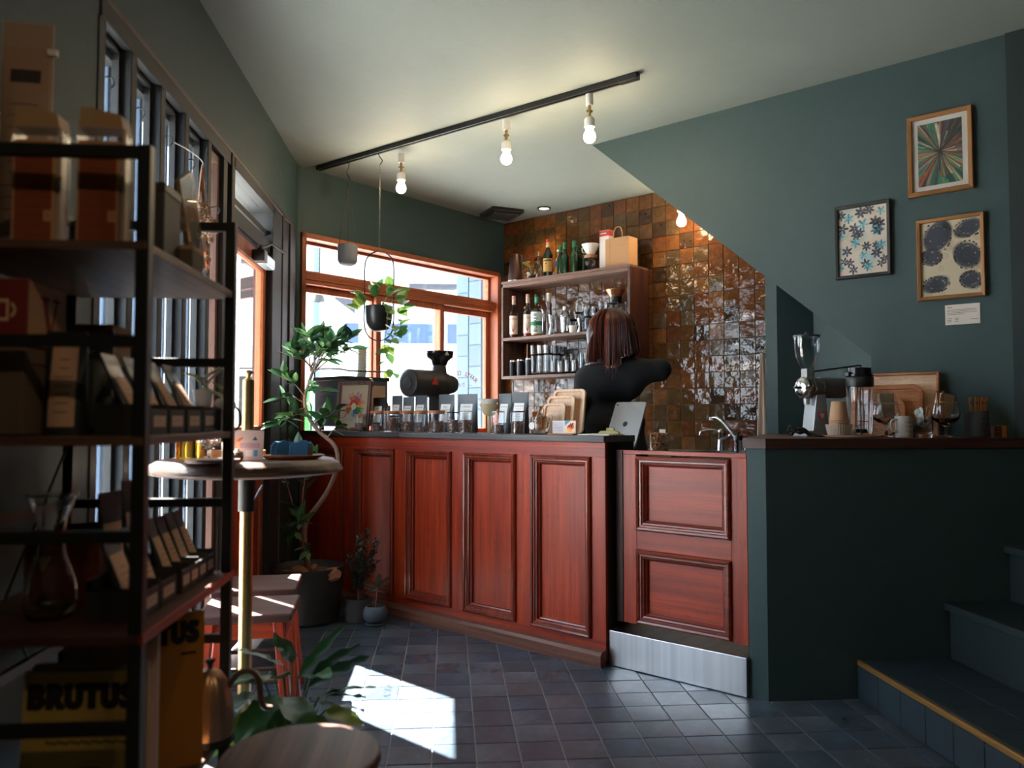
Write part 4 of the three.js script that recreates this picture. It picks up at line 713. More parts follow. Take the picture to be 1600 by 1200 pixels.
// ficus
{
  const f = thing('weeping_fig', 'tall curving ficus tree in a black pot beside the bar', 'plant', [-.765, 0, -4.52]), o = V(-.765, 0, -4.52);
  const W = (x, y, z) => V(x, y, z).sub(o);
  obj('pot', lathe([[.001, 0], [.155, 0], [.17, .02], [.192, .275], [.195, .30], [.186, .30], [.176, .26], [.001, .255]], 48), MT.blackRough, f);
  obj('soil', cyl(.178, .178, .006, 0, .256, 0, 32), M([.14, .075, .045], .95), f);
  const rr = rng(6); for (let i = 0; i < 7; i++) { const g = new THREE.DodecahedronGeometry(.022 + rr() * .02, 0); g.scale(1.3, .7, 1); obj('bark_chip', at(rot(g, rr() * 3, rr() * 3), (rr() - .3) * .22, .272, (rr() - .3) * .18), M([.26, .12, .065], .9), f); }
  const barkM = M([.26, .17, .12], .85);
  const trunk = [W(-.765, .26, -4.52), W(-.775, .36, -4.51), W(-.790, .46, -4.50), W(-.775, .55, -4.49), W(-.715, .63, -4.47), W(-.655, .72, -4.45), W(-.612, .82, -4.43), W(-.598, .90, -4.42), W(-.62, .97, -4.42), W(-.70, 1.04, -4.43), W(-.765, 1.13, -4.44), W(-.785, 1.22, -4.45), W(-.765, 1.31, -4.46), W(-.745, 1.38, -4.47)];
  obj('trunk', taper(trunk, .016, .0085, 80, 10), barkM, f);
  const r = rng(42), leafG = [leafGeo(.088, .034), leafGeo(.075, .030, .4), leafGeo(.10, .036, .15)];
  const twig = (pts, r0) => obj('branch', taper(pts, r0, .0015, 14, 5), barkM, f);
  const put = (p, dir) => { const m = obj('leaf', leafG[(r() * 3) | 0], GR[(r() * 4) | 0], f); m.position.copy(p); aim(m, dir, (r() - .5) * 1.2); const s = .75 + r() * .5; m.scale.setScalar(s); };
  const spray = (from, to, n, droop = .02) => {
    const a = from, b = to, mid = a.clone().lerp(b, .5).add(V(0, .02, 0)); twig([a, mid, b], .005);
    n = Math.round(n * 1.35); for (let i = 0; i < n; i++) { const t = .35 + .65 * (i + r() * .6) / n, p = a.clone().lerp(b, t).add(V(0, .02 * Math.sin(PI * t), 0)); const dir = b.clone().sub(a).normalize().multiplyScalar(.5).add(V((r() - .5) * 1.7, (r() - .5) * 1.0 + .05 - droop, (r() - .5) * 1.7)); put(p, dir); }
  };
  // crown
  const T = W(-.745, 1.38, -4.47);
  [[-.86, 1.50, -4.42], [-.80, 1.58, -4.52], [-.70, 1.60, -4.45], [-.60, 1.56, -4.38], [-.52, 1.50, -4.40], [-.64, 1.50, -4.33], [-.84, 1.44, -4.34], [-.74, 1.56, -4.35], [-.55, 1.58, -4.55], [-.68, 1.52, -4.60]].forEach(q => spray(T.clone().add(V((r() - .5) * .03, -.03 + r() * .05, 0)), W(...q), 9));
  // side sprays down the trunk
  [[[-.785, 1.24, -4.45], [-.90, 1.34, -4.36], 9], [[-.785, 1.20, -4.45], [-.91, 1.22, -4.36], 8], [[-.765, 1.30, -4.46], [-.68, 1.26, -4.34], 6], [[-.78, 1.17, -4.44], [-.92, 1.08, -4.32], 8], [[-.76, 1.13, -4.44], [-.86, 1.10, -4.30], 6], [[-.70, 1.04, -4.43], [-.60, 1.16, -4.33], 9], [[-.70, 1.04, -4.43], [-.66, 1.12, -4.28], 7], [[-.66, 1.0, -4.42], [-.57, 1.07, -4.36], 5],
   [[-.785, .47, -4.50], [-.84, .66, -4.42], 3], [[-.84, .66, -4.42], [-.90, .84, -4.38], 6], [[-.80, .60, -4.46], [-.76, .86, -4.40], 6], [[-.76, .80, -4.42], [-.72, .92, -4.36], 6], [[-.76, .86, -4.40], [-.83, .98, -4.34], 7], [[-.79, .46, -4.50], [-.85, .50, -4.38], 8], [[-.785, .42, -4.50], [-.74, .38, -4.36], 5], [[-.79, .50, -4.5], [-.80, .56, -4.38], 6]].forEach(([a, b, n]) => spray(W(...a), W(...b), n));
}
// two small pots at the foot of the bar
{
  const p = thing('shrub_pot', 'feathery small leaved shrub in a grey concrete pot', 'plant', [-.492, 0, -4.50]);
  obj('pot', lathe([[.001, 0], [.068, 0], [.070, .004], [.074, .125], [.066, .125], [.062, .10], [.001, .10]], 32), M([.065, .07, .08], .85, { bumpMap: paintBump, bumpScale: .003 }), p); obj('soil', cyl(.064, .064, .004, 0, .10, 0), MT.soil, p);
  const r = rng(9), st = [], lf = []; for (let i = 0; i < 11; i++) { const a = r() * 6.28, R = .03 + r() * .09, h = .20 + r() * .18, q = [[0, .10, 0], [Math.cos(a) * R * .3, .1 + h * .5, Math.sin(a) * R * .3], [Math.cos(a) * R, .1 + h, Math.sin(a) * R]]; st.push(taper(q, .003, .001, 10, 5)); const c = new THREE.CatmullRomCurve3(q.map(x => V(...x))); for (let k = 0; k < 95; k++) { const t = .3 + .7 * r(), pp = c.getPoint(t), g = leafGeo(.019, .011, .1); g.rotateX(-r() * 1.4); g.rotateY(r() * 6.28); lf.push(at(g, pp.x + (r() - .5) * .035, pp.y + (r() - .5) * .03, pp.z + (r() - .5) * .035)); } }
  obj('stems', st, M([.22, .13, .09], .9), p, { kind: 'stuff' }); obj('foliage', lf, leafM(.03, .07, .055), p, { kind: 'stuff' });
  const b = thing('blue_pot_plant', 'young rubber plant in a round blue grey pot', 'plant', [-.388, 0, -4.40]);
  obj('pot', lathe([[.001, .012], [.045, .012], [.062, .035], [.067, .06], [.062, .085], [.05, .102], [.045, .1], [.055, .08], [.001, .078]], 36), M([.085, .125, .175], .55), b); obj('saucer', lathe([[.001, 0], [.05, 0], [.056, .01], [.052, .012], [.001, .010]], 32), M([.085, .125, .175], .55), b); obj('soil', cyl(.052, .052, .004, 0, .083, 0), MT.soil, b);
  obj('stem', tube([[0, .085, 0], [.004, .14, 0], [.012, .20, 0]], .003, 10, 6), M([.3, .16, .1], .8), b);
  [[-.7, .3, .3], [.8, .45, .2], [.1, .9, .2], [-.6, -.1, .5], [.7, .75, -.3]].forEach((d, i) => { const m = obj('leaf', leafGeo(.085, .032, .1), i % 2 ? GR[3] : leafM(.13, .16, .12), b); m.position.set(.012, .195, 0); aim(m, V(...d), .4); });
}
// leafy plant in the foreground
{
  const p = thing('peace_lily', 'dark green leafy pot plant behind the round stool', 'plant', [-.44, 0, -2.32]);
  obj('pot', lathe([[.001, 0], [.07, 0], [.092, .17], [.095, .185], [.087, .185], [.08, .15], [.001, .15]], 32), MT.blackRough, p); obj('soil', cyl(.082, .082, .004, 0, .15, 0), MT.soil, p);
  const wavy = (l, w, c) => { const g = leafGeo(l, w, c, .1), q = g.attributes.position; for (let i = 0; i < q.count; i++) q.setY(i, q.getY(i) + Math.sin(q.getZ(i) * 95) * .005 * Math.sign(q.getX(i))); g.computeVertexNormals(); return g; };
  const lv = [[.02, .32, 0, .55, .75, -.2, .17, .04], [.05, .30, .02, .85, .55, .05, .18, .045], [.06, .28, .03, .8, .2, .3, .15, .035], [.08, .27, .05, .9, .1, .35, .13, .045], [.03, .28, .05, .25, -.25, .9, .17, .075], [-.02, .30, .06, -.35, -.2, .85, .17, .08], [-.05, .30, .05, -.7, .05, .6, .15, .07], [-.04, .33, .02, -.9, .2, .35, .14, .06], [-.02, .36, 0, -.75, .45, .2, .14, .06], [0, .28, .06, .0, -.6, .85, .15, .07], [.07, .24, .05, .6, -.45, .6, .13, .055], [-.07, .26, .05, -.7, -.5, .6, .15, .055], [.1, .24, .02, .95, -.25, .1, .1, .05], [0, .36, -.02, -.2, .7, .4, .12, .05], [-.03, .25, .08, -.3, -.6, .75, .13, .07], [.05, .33, .0, .4, .3, .7, .14, .06]];
  const r = rng(3), yel = leafM(.28, .34, .06);
  lv.push([.02, .30, .08, .2, .1, .95, .16, .075], [-.06, .33, .05, -.55, .25, .7, .16, .07], [.06, .33, .02, .7, .6, .1, .15, .04], [-.01, .34, .05, -.1, .35, .8, .15, .07], [.09, .29, .04, .95, .3, .2, .14, .04], [-.09, .28, .04, -.85, -.25, .4, .15, .06]);
  lv.forEach(([x, y, z, a, b, c, l, w], i) => { y += .06; const m = obj('leaf', wavy(l * 1.15, w * 1.1, .25), i === 11 || i === 12 ? yel : GR[(i * 3 + 1) % 5], p); m.position.set(x, y, z); aim(m, V(a, b, c), (r() - .5) * .8); obj('stalk', tube([[x * .1, .15, z * .1], [x * .5, (.15 + y) / 2 + .02, z * .5], [x, y, z]], .0025, 8, 5), M([.05, .10, .03], .7), p); });
}
// two hanging planters below the track
{
  const hp = thing('hanging_pot', 'grey empty planter hanging on three cords from the track', 'planter', [-.632, 0, -5.03]);
  obj('bowl', lathe([[.001, 2.072], [.035, 2.073], [.052, 2.083], [.062, 2.105], [.063, 2.20], [.059, 2.20], [.058, 2.11], [.048, 2.086], [.001, 2.08]], 36), M([.14, .15, .165], .75), hp);
  for (let k = 0; k < 3; k++) { const a = k * 2.1 + .4; obj('cord', bar([Math.cos(a) * .061, 2.19, Math.sin(a) * .061], [0, 2.60, 0], .002, 5), MT.black, hp); }
  obj('hook', tube([[0, 2.59, 0], [.012, 2.615, 0], [0, 2.64, 0], [-.01, 2.665, 0], [0, 2.69, 0], [.006, 2.735, 0]], .003, 24, 6), MT.black, hp);
  const r0 = V(-.415, 0, -4.80), h = thing('pothos_planter', 'black bowl of trailing pothos in an oval wire ring', 'planter', [r0.x, 0, r0.z], .0);
  obj('chain', (() => { const out = []; for (let i = 0; i < 38; i++) { const g = new THREE.TorusGeometry(.0062, .0013, 5, 10); g.scale(.7, 1.3, 1); if (i % 2) g.rotateY(PI / 2); out.push(at(g, 0, 2.125 + i * .0138, 0)); } return out; })(), M([.2, .19, .17], .4, { metalness: .8 }), h);
  obj('hook', tube([[0, 2.645, 0], [.014, 2.67, 0], [0, 2.69, 0], [-.008, 2.71, 0], [0, 2.735, 0]], .003, 20, 6), MT.black, h);
  const ring = []; for (let i = 0; i < 48; i++) { const a = i / 48 * 2 * PI, s = Math.sin(a), c = Math.cos(a); ring.push([c * .087, 1.845 + (s > 0 ? .185 : -.185) * (Math.abs(s) > .02 ? 1 : Math.abs(s)) + s * .087, 0]); }
  obj('ring', tube([[0, 2.118, 0], [.05, 2.10, 0], [.078, 2.065, 0], [.086, 2.02, 0], [.086, 1.84, 0], [.086, 1.68, 0], [.076, 1.63, 0], [.046, 1.592, 0], [0, 1.578, 0], [-.046, 1.592, 0], [-.076, 1.63, 0], [-.086, 1.68, 0], [-.086, 1.84, 0], [-.086, 2.02, 0], [-.078, 2.065, 0], [-.05, 2.10, 0]], .0042, 120, 7, true), MT.black, h);
  obj('bowl', lathe([[.001, 1.635], [.038, 1.636], [.060, 1.65], [.075, 1.685], [.081, 1.74], [.0825, 1.785], [.078, 1.785], [.076, 1.74], [.065, 1.69], [.001, 1.665]], 40), M([.013, .014, .015], .34), h); obj('soil', cyl(.07, .07, .004, 0, 1.755, 0), MT.soil, h);
  const lm = (...c) => M(c, .4, { side: THREE.DoubleSide, transmission: .45, thickness: 0 }), G = [lm(.20, .34, .06), lm(.13, .28, .06), lm(.34, .42, .09), lm(.08, .23, .06)], heart = leafGeo(.072, .05, .3, .15), r = rng(8), stM = M([.30, .30, .12], .7);
  const vines = [[[0, 1.76, 0], [.05, 1.84, .01], [.07, 1.90, .0]], [[0, 1.76, 0], [.06, 1.86, -.02], [.12, 1.87, -.01]], [[.02, 1.76, 0], [.10, 1.82, .02], [.15, 1.77, .02]], [[.02, 1.76, 0], [.10, 1.80, .03], [.12, 1.70, .03], [.10, 1.63, .02], [.07, 1.56, .02], [.05, 1.48, .03], [.07, 1.40, .03], [.10, 1.38, .03]], [[-.02, 1.76, 0], [-.08, 1.80, .02], [-.11, 1.85, .02]], [[-.02, 1.76, 0], [-.09, 1.79, .03], [-.12, 1.76, .03]], [[0, 1.76, 0], [-.02, 1.84, 0], [.0, 1.90, 0]], [[.03, 1.76, .02], [.11, 1.78, .05], [.13, 1.67, .04], [.12, 1.60, .03]], [[.02, 1.76, .03], [.05, 1.79, .08], [.055, 1.66, .09], [.04, 1.55, .08], [.06, 1.50, .08]]];
  vines.forEach((v, k) => { obj('vine', tube(v, .002, 20, 5), stM, h); const c = new THREE.CatmullRomCurve3(v.map(q => V(...q))), n = v.length > 4 ? 11 : 4; for (let i = 0; i < n; i++) { const t = n > 4 ? .2 + .8 * i / (n - 1) : .5 + .5 * i / (n - 1), p = c.getPoint(t), m = obj('leaf', heart, G[(r() * 4) | 0], h); m.position.copy(p); aim(m, V((r() - .5) * 1.6 + (n > 4 ? 0 : p.x * 8), n > 4 ? -.5 + r() * .5 : .4 + r() * .5, .5 + r() * .6 - .3), (r() - .5)); m.scale.setScalar(.75 + r() * .5); } });
}
// ---------- on the bar counter ----------
{
  // storage jars of beans: X, radius, height, fill, lid
  const J = [[-3.815, .028, .088, .5, 'wood', 'smallest wooden lidded jar of beans, at the flavour wheel'], [-3.690, .044, .108, .3, 'wood', 'wooden lidded jar a third full of beans beside the smallest jar'], [-3.566, .0455, .108, .86, 'wood', 'wooden lidded jar nearly full of beans'], [-3.432, .041, .108, .5, 'wood', 'wooden lidded jar half full of beans in the middle of the row'], [-3.315, .0405, .108, .26, 'wood', 'wooden lidded jar with the least beans'], [-3.190, .046, .108, .56, 'wood', 'wide wooden lidded jar at the right end of the wooden lids'],
    [-3.062, .033, .105, .64, 'black', 'black lidded bean jar next to the wooden lidded jars'], [-2.968, .038, .110, .6, 'clear', 'glass lidded bean jar beside a black lidded one'], [-2.735, .036, .108, .36, 'clear', 'glass lidded bean jar before the two tall dark pouches'], [-2.602, .0365, .108, .55, 'black', 'black lidded bean jar standing rightmost on the counter']];
  J.forEach(([X, r, h, f, lid, label], k) => {
    const j = kthing('bean_jar', label, 'jar', [X, CT, k ? -3.10 : -3.06], 0, 'bean jars on the bar counter');
    obj('glass', jarGlass(r, h), MT.thin, j);
    obj('beans', at(join(beanPile(r - .005, h * f * .92, Math.round(90 + 170 * f), 100 + k)), 0, .003, 0), beanM, j, { kind: 'stuff' });
    if (lid === 'wood') obj('lid', [cyl(r * 1.02, r * 1.02, .014, 0, h, 0, 36), cyl(r * .9, r * .9, .006, 0, h - .006, 0, 32)], WD.tan, j, { uv: 'x', off: k * .2 });
    else if (lid === 'black') obj('lid', [cyl(r * .96, r * .96, .007, 0, h + .001, 0, 36)], MT.black, j);
    else obj('lid', lathe([[.001, h + .001], [r, h + .001], [r, h + .006], [r * .9, h + .009], [.001, h + .009]], 32), MT.glass, j);
    if (k > 4) { const c = obj('name_tag', bx(.022, .0016, .014, .012, .0008, r + .01), MT.paper, j); }
  });
  // dark coffee pouches
  [[-3.80, .13, .205, LB.brazil, 0, 'near black pouch beside the framed flavour wheel'], [-3.635, .092, .215, LB.brazil, 1, 'grey pouch third from the left behind the wooden lids'], [-3.535, .088, .205, LB.colombia, 1, 'narrow grey pouch in the middle of the left group'], [-3.425, .115, .212, LB.colombia, 1, 'broad grey pouch in front of the grinder'], [-3.215, .125, .214, LB.brazil, 1, 'grey pouch right of the grinder base'], [-3.052, .14, .213, LB.colombia, 1, 'grey pouch behind the glass lidded jar'], [-2.775, .098, .210, LB.geisha, 1, 'left of the two tall pouches beside the wooden trays'], [-2.655, .112, .214, LB.geisha, 0, 'right of the two tall pouches beside the wooden trays']].forEach(([X, w, h, lb, g, label], k) => {
    const p = kthing('coffee_pouch', label, 'pouch', [X, CT, -3.205 + (k === 7 ? .02 : 0)], (k % 3 - 1) * .1, 'coffee pouches on the bar counter'); makePouch(p, w, h, .062, g ? greyFilm : blackFilm, lb, .62, [.26, .74]);
  });
  // framed flavour wheel
  const fw = kthing('flavour_wheel', 'wooden framed coffee flavour wheel leaning on the machine', 'picture', [-3.925, CT, -3.10], .12); const fi = new THREE.Group(); fi.name = 'leaning_frame'; fi.rotation.x = -.10; fw.add(fi);
  obj('frame', at(frame(.275, .305, [[0, 0], [0, .018], [.004, .02], [.018, .018], [.022, .006]]), 0, .1525, 0), WD.shelf, fi, { uv: 'y' });
  obj('print', sheet(.24, .27, 0, .1525, .005), printed(400, 450, (c, W, Hh) => { c.fillStyle = '#c9ae93'; c.fillRect(0, 0, W, Hh); const r = rng(2), X = W * .48, Y = Hh * .5, cols = ['#2f6f8f', '#6ba0a8', '#b9a88c', '#c23a22', '#8e2f1c', '#d97a2a', '#c9a2a0', '#d8b488', '#c85a4a', '#d9742f', '#b0455e', '#8f4a6a', '#c8323c', '#d2642c', '#caa22a', '#5f8a3a', '#2d7f4a', '#1f6f8f'];
    for (let i = 0; i < 54; i++) { const a = i / 54 * 6.283 + 1.2, k = (i / 3 | 0) % 18; c.fillStyle = cols[k]; c.globalAlpha = .75 + r() * .25; c.beginPath(); c.arc(X, Y, 50 + (i % 3 ? 60 : 64), a, a + .115); c.arc(X, Y, 36, a + .115, a, true); c.fill(); if (r() < .8) { c.globalAlpha = .6; c.beginPath(); c.arc(X, Y, 120 + r() * 50, a, a + .1); c.arc(X, Y, 118, a + .1, a, true); c.fill(); } } c.globalAlpha = 1; c.fillStyle = '#c23a22'; for (let k = 0; k < 30; k++) { const a = 3.3 + k * .09; c.beginPath(); c.arc(X, Y, 66, a, a + .1); c.arc(X, Y, 34, a + .1, a, true); c.fill(); } c.fillStyle = '#d2b79a'; c.beginPath(); c.arc(X, Y, 34, 0, 7); c.fill(); }), fi);
  obj('backing', bx(.25, .28, .004, 0, .1525, .002), MT.kraft, fi); obj('pane', bx(.24, .27, .0015, 0, .1525, .009), MT.pane, fi);
  // espresso machine
  const e = kthing('espresso_machine', 'dark blue espresso machine with a cup rail by the window', 'coffee machine', [-4.215, CT, -3.315]), navy = M([.075, .105, .135], .42, { metalness: .3 });
  obj('body', [bx(.325, .30, .35, 0, .175, 0, .008)], navy, e); obj('top_tray', bx(.335, .025, .37, 0, .333, 0, .004), MT.black, e);
  obj('badge', sheet(.105, .052, -.035, .255, .1765), printed(256, 128, (c) => { c.fillStyle = '#101214'; c.fillRect(0, 0, 256, 128); c.strokeStyle = '#b8bcc0'; c.lineWidth = 7; c.strokeRect(5, 5, 246, 118); c.fillStyle = '#c8ccd0'; c.textAlign = 'center'; c.font = 'bold 54px sans-serif'; c.fillText('ROCKET', 128, 66); for (let i = 0; i < 14; i++) c.fillRect(30 + i * 14, 90, 9, 14); }, .4), e);
  obj('cup_rail', tube([[-.16, .345, .175], [-.16, .385, .175], [.15, .385, .175], [.162, .38, .165], [.162, .385, -.17], [.15, .385, -.18], [-.16, .385, -.18], [-.162, .345, -.18]], .005, 60, 7), MT.black, e);
  obj('panel', bx(.004, .20, .30, .164, .19, 0), M([.42, .28, .2], .6), e);
  for (const x of [-.13, .13]) for (const z of [-.14, .14]) obj('foot', cyl(.02, .018, .025, x, 0, z, 16), MT.chrome, e);
  obj('group_head', [rot(cyl(.032, .032, .07, 0, 0, 0, 24), 0, 0, -PI / 2).translate(.17, .16, -.08), cyl(.033, .033, .05, .25, .11, -.08, 24)], MT.chrome, e);
  obj('gauge', [rot(cyl(.036, .036, .02, 0, 0, 0, 24), PI / 2).translate(.215, .30, .02), rot(cyl(.028, .028, .024, 0, 0, 0, 24), PI / 2).translate(.215, .30, .022)], MT.chrome, e);
  obj('steam_wand', tube([[.20, .27, .10], [.225, .25, .11], [.23, .15, .12], [.235, .05, .125]], .005, 20, 8), MT.chrome, e); obj('knob', [rot(cyl(.022, .022, .03, 0, 0, 0, 16), 0, 0, -PI / 2).translate(.17, .235, .1)], MT.black, e);
  obj('portafilter', [cyl(.032, .028, .03, .25, .075, -.08, 24), bar([.25, .09, -.06], [.27, .085, .07], .011)], MT.black, e);
  const cs = kthing('cup_stack', 'tall stack of glazed cups on the espresso machine', 'cups', [-4.14, CT + .348, -3.34]);
  for (let i = 0; i < 9; i++) obj('cup', lathe([[.001, .003], [.024, 0], [.029, .022], [.0335, .03], [.031, .03], [.026, .02], [.001, .008]], 24).translate(0, i * .0195, 0), M(i > 6 ? [.70, .58, .42] : [.62, .62, .56], .5), cs);
  const bottleProf = (R, h, neck, sh) => [[.001, 0], [R * .95, 0], [R, .006], [R, h * sh], [R * .8, h * (sh + .07)], [neck, h * (sh + .15)], [neck, h * .97], [neck * 1.15, h * .975], [neck * 1.15, h], [.001, h]];
  const gbm = M([.10, .34, .09], .05, { transmission: 1, thickness: .02, ior: 1.45 });
  const gb = kthing('green_bottle', 'bright green bottle left of the espresso machine', 'bottle', [-4.355, CT, -3.075]); obj('glass', lathe(bottleProf(.026, .26, .010, .58), 24), gbm, gb); obj('cap', cyl(.012, .012, .02, 0, .255, 0, 16), MT.black, gb);
  // grinder
  const g = kthing('coffee_grinder', 'big black bulk grinder with its motor towards the counter', 'grinder', [-3.65, .90, -3.55]);
  const gb0 = M([.035, .035, .037], .5);
  obj('motor', [rot(cyl(.086, .086, .24, 0, 0, 0, 40), PI / 2).translate(0, .43, .0), rot(lathe([[.001, .012], [.06, .012], [.077, .008], [.086, 0], [.001, 0]], 40), PI / 2).translate(0, .43, .238)].map(x => x), gb0, g);
  obj('motor_cap', rot(lathe([[.001, .018], [.036, .018], [.038, .012], [.001, .012]], 32), PI / 2).translate(0, .43, .238), M([.05, .05, .052], .5), g);
  obj('grind_head', rot(lathe([[.001, 0], [.078, 0], [.08, .05], [.063, .10], [.056, .14], [.001, .145]], 36), -PI / 2).translate(0, .43, .0), gb0, g);
  obj('stand', [bx(.10, .36, .10, 0, .18, -.02, .01), bx(.22, .03, .26, 0, .015, 0, .01)], gb0, g);
  obj('neck', [cyl(.05, .042, .06, 0, .49, -.02, 32)], gb0, g);
  obj('hopper', lathe([[.045, .55], [.05, .56], [.058, .58], [.085, .60], [.092, .635], [.092, .64], [.088, .64], [.08, .605], [.045, .57]], 40).translate(0, 0, -.02), MT.blackGloss, g);
  obj('badge', rot(prism([[-.028, -.018], [.028, -.018], [0, .032]], .002), 0, PI / 2).translate(.086, .44, .10), M([.62, .05, .03], .5), g);
  obj('badge', at(prism([[-.018, -.012], [.018, -.012], [0, .02]], .002), .0, 0, 0).rotateY(PI / 2).translate(.088, .622, .0), M([.55, .55, .55], .5), g);
  obj('vent', [0, 1, 2, 3, 4].map(i => bx(.003, .003, .03, .083, .385 + i * .006, .06)), MT.black, g);
  // filter stand
  const fs = kthing('filter_stand', 'cream cone filter holder on a thin stand', 'filter holder', [-2.885, CT, -3.20]); const cream = M([.62, .48, .28], .7, { side: THREE.DoubleSide });
  obj('cone', lathe([[.012, .09], [.03, .10], [.055, .155], [.053, .155], [.028, .104], [.01, .094]], 30), cream, fs); obj('stem', cyl(.011, .013, .10, 0, 0, 0), cream, fs); obj('papers', [rot(new THREE.ConeGeometry(.05, .075, 20, 1, true), PI).translate(.008, .145, 0), rot(new THREE.ConeGeometry(.05, .07, 20, 1, true), PI).translate(-.006, .148, .004)], M([.74, .70, .62], .9, { side: THREE.DoubleSide }), fs);
  // glass of sample packets
  const sg = kthing('packet_glass', 'round glass full of wrapped biscuits on the counter', 'glass', [-2.452, CT, -3.095]); obj('glass', lathe([[.001, 0], [.034, 0], [.046, .02], [.05, .05], [.047, .085], [.045, .085], [.048, .05], [.043, .021], [.032, .003], [.001, .003]], 32), MT.glass, sg);
  const r = rng(17); for (let i = 0; i < 7; i++) { const m = obj('biscuit', bx(.05, .055, .007, 0, 0, 0, .003), i % 2 ? WD.tan : M([.62, .36, .18], .6), sg); m.position.set((r() - .5) * .035, .045 + i * .008, (r() - .5) * .03); m.rotation.set((r() - .5) * .7, r() * 3, (r() - .5) * 1.2); }
  obj('sticker', rot(cyl(.018, .018, .001, 0, 0, 0, 24), PI / 2).translate(-.012, .042, .05), MT.paper, sg); obj('tie', rot(bx(.05, .006, .003, 0, 0, 0), 0, 0, .45).translate(.012, .088, .025), M([.02, .06, .12], .6), sg);
  // three nested wooden trays leaning
  [[.185, .225, -2.415, -3.27, 'largest pale wooden tray leaning at the back of the counter'], [.16, .19, -2.438, -3.235, 'middle pale wooden tray of the three leaning on the counter'], [.128, .152, -2.45, -3.20, 'smallest pale wooden tray of the three leaning on the counter']].forEach(([w, h, X, Z, label]) => {
    const t = kthing('wooden_tray', label, 'tray', [X, CT, Z], .1, 'pale trays on the bar counter'), i = new THREE.Group(); i.name = 'leaning_tray'; i.rotation.x = -.16; t.add(i);
    const s = roundRect(w, h, .024), s2 = roundRect(w - .02, h - .02, .018); s.holes.push(s2);
    obj('rim', at(new THREE.ExtrudeGeometry(s, { depth: .012, bevelEnabled: true, bevelSize: .002, bevelThickness: .002, bevelSegments: 2, curveSegments: 8 }), 0, h / 2 + .002, 0), WD.pale, i, { uv: 'y' });
    obj('base', at(new THREE.ExtrudeGeometry(roundRect(w - .016, h - .016, .02), { depth: .004, bevelEnabled: false, curveSegments: 8 }), 0, h / 2 + .002, 0), WD.pale, i, { uv: 'y', off: .3 });
  });
  const sd = kthing('spoon_rest', 'small pale wooden paddle leaning on the trays', 'paddle', [-2.44, CT, -3.165], .1); sd.rotation.x = -.2; obj('paddle', at(new THREE.ExtrudeGeometry(roundRect(.034, .10, .016), { depth: .006, bevelEnabled: false, curveSegments: 8 }), 0, .05, 0), WD.pale, sd, { uv: 'y' });
  const ch = kthing('card_holder', 'acrylic holder with a dessert card on the counter', 'card holder', [-2.30, CT, -3.09], .05); obj('plate', bx(.15, .006, .05, -.01, .003, 0, .002), WD.tan, ch, { uv: 'x' });
  obj('card', bx(.135, .062, .004, 0, .037, 0, .001), M([.60, .58, .60], .4), ch); obj('print', sheet(.062, .058, .036, .037, .0026), printed(160, 150, (c) => { c.fillStyle = '#e6c9a8'; c.fillRect(0, 0, 160, 150); c.fillStyle = '#3b8fc0'; c.beginPath(); c.moveTo(0, 0); c.lineTo(80, 0); c.lineTo(0, 60); c.fill(); c.fillStyle = '#d2452c'; c.beginPath(); c.ellipse(85, 75, 52, 34, -.2, 0, 7); c.fill(); c.fillStyle = '#f0a24c'; c.beginPath(); c.ellipse(70, 110, 40, 20, .3, 0, 7); c.fill(); c.fillStyle = '#4a1420'; for (const [x, y] of [[90, 40], [120, 36], [66, 60], [100, 62]]) { c.beginPath(); c.arc(x, y, 13, 0, 7); c.fill(); } }), ch);
  obj('writing', sheet(.062, .05, -.034, .037, .0026), printed(160, 120, (c) => { c.fillStyle = '#bdb6bc'; c.fillRect(0, 0, 160, 120); c.fillStyle = '#8a8288'; c.fillRect(20, 36, 40, 4); c.fillRect(20, 66, 120, 5); c.fillRect(90, 98, 50, 4); }), ch);
  const cb = kthing('clipboard', 'clipboard with an olive clip lying on the counter end', 'clipboard', [-2.115, CT, -3.13], .12); obj('board', bx(.17, .004, .16, 0, .002, 0, .001), MT.paper, cb); obj('paper', bx(.16, .002, .15, 0, .005, .003), M([.66, .62, .60], .8), cb);
  const oliv = M([.30, .26, .10], .4, { metalness: .4 }); obj('clip', [at(prism([[-.055, 0], [.06, 0], [.05, .012], [.03, .016], [-.04, .014]], .022, .003), .03, .006, -.03), rot(cyl(.006, .006, .04, 0, 0, 0, 12), 0, 0, PI / 2).translate(.06, .028, -.02), at(prism([[-.02, 0], [.02, 0], [.012, .016], [-.01, .014]], .016, .002), .038, .02, -.03)], oliv, cb);
  // tablet till on its stand
  const tb = kthing('tablet_till', 'silver tablet leaning back behind the counter end', 'tablet', [-2.15, .945, -3.335], -.1), ti = new THREE.Group(); ti.name = 'leaning_tablet'; ti.rotation.x = -.42; tb.add(ti);
  obj('case', at(new THREE.ExtrudeGeometry(roundRect(.19, .25, .014), { depth: .007, bevelEnabled: true, bevelSize: .001, bevelThickness: .001, bevelSegments: 2, curveSegments: 8 }), 0, .145, 0), M([.52, .53, .55], .3, { metalness: .9 }), ti); obj('camera_eye', rot(cyl(.004, .004, .001, 0, 0, 0, 12), PI / 2).translate(-.08, .255, .009), MT.blackGloss, ti); obj('emblem', rot(cyl(.014, .014, .0006, 0, 0, 0, 20), PI / 2).translate(0, .15, .0085), MT.chrome, ti); obj('stand', [bx(.12, .012, .06, 0, .006, .005, .003), bx(.03, .03, .03, 0, -.008, .02, .003)], MT.black, tb);
}
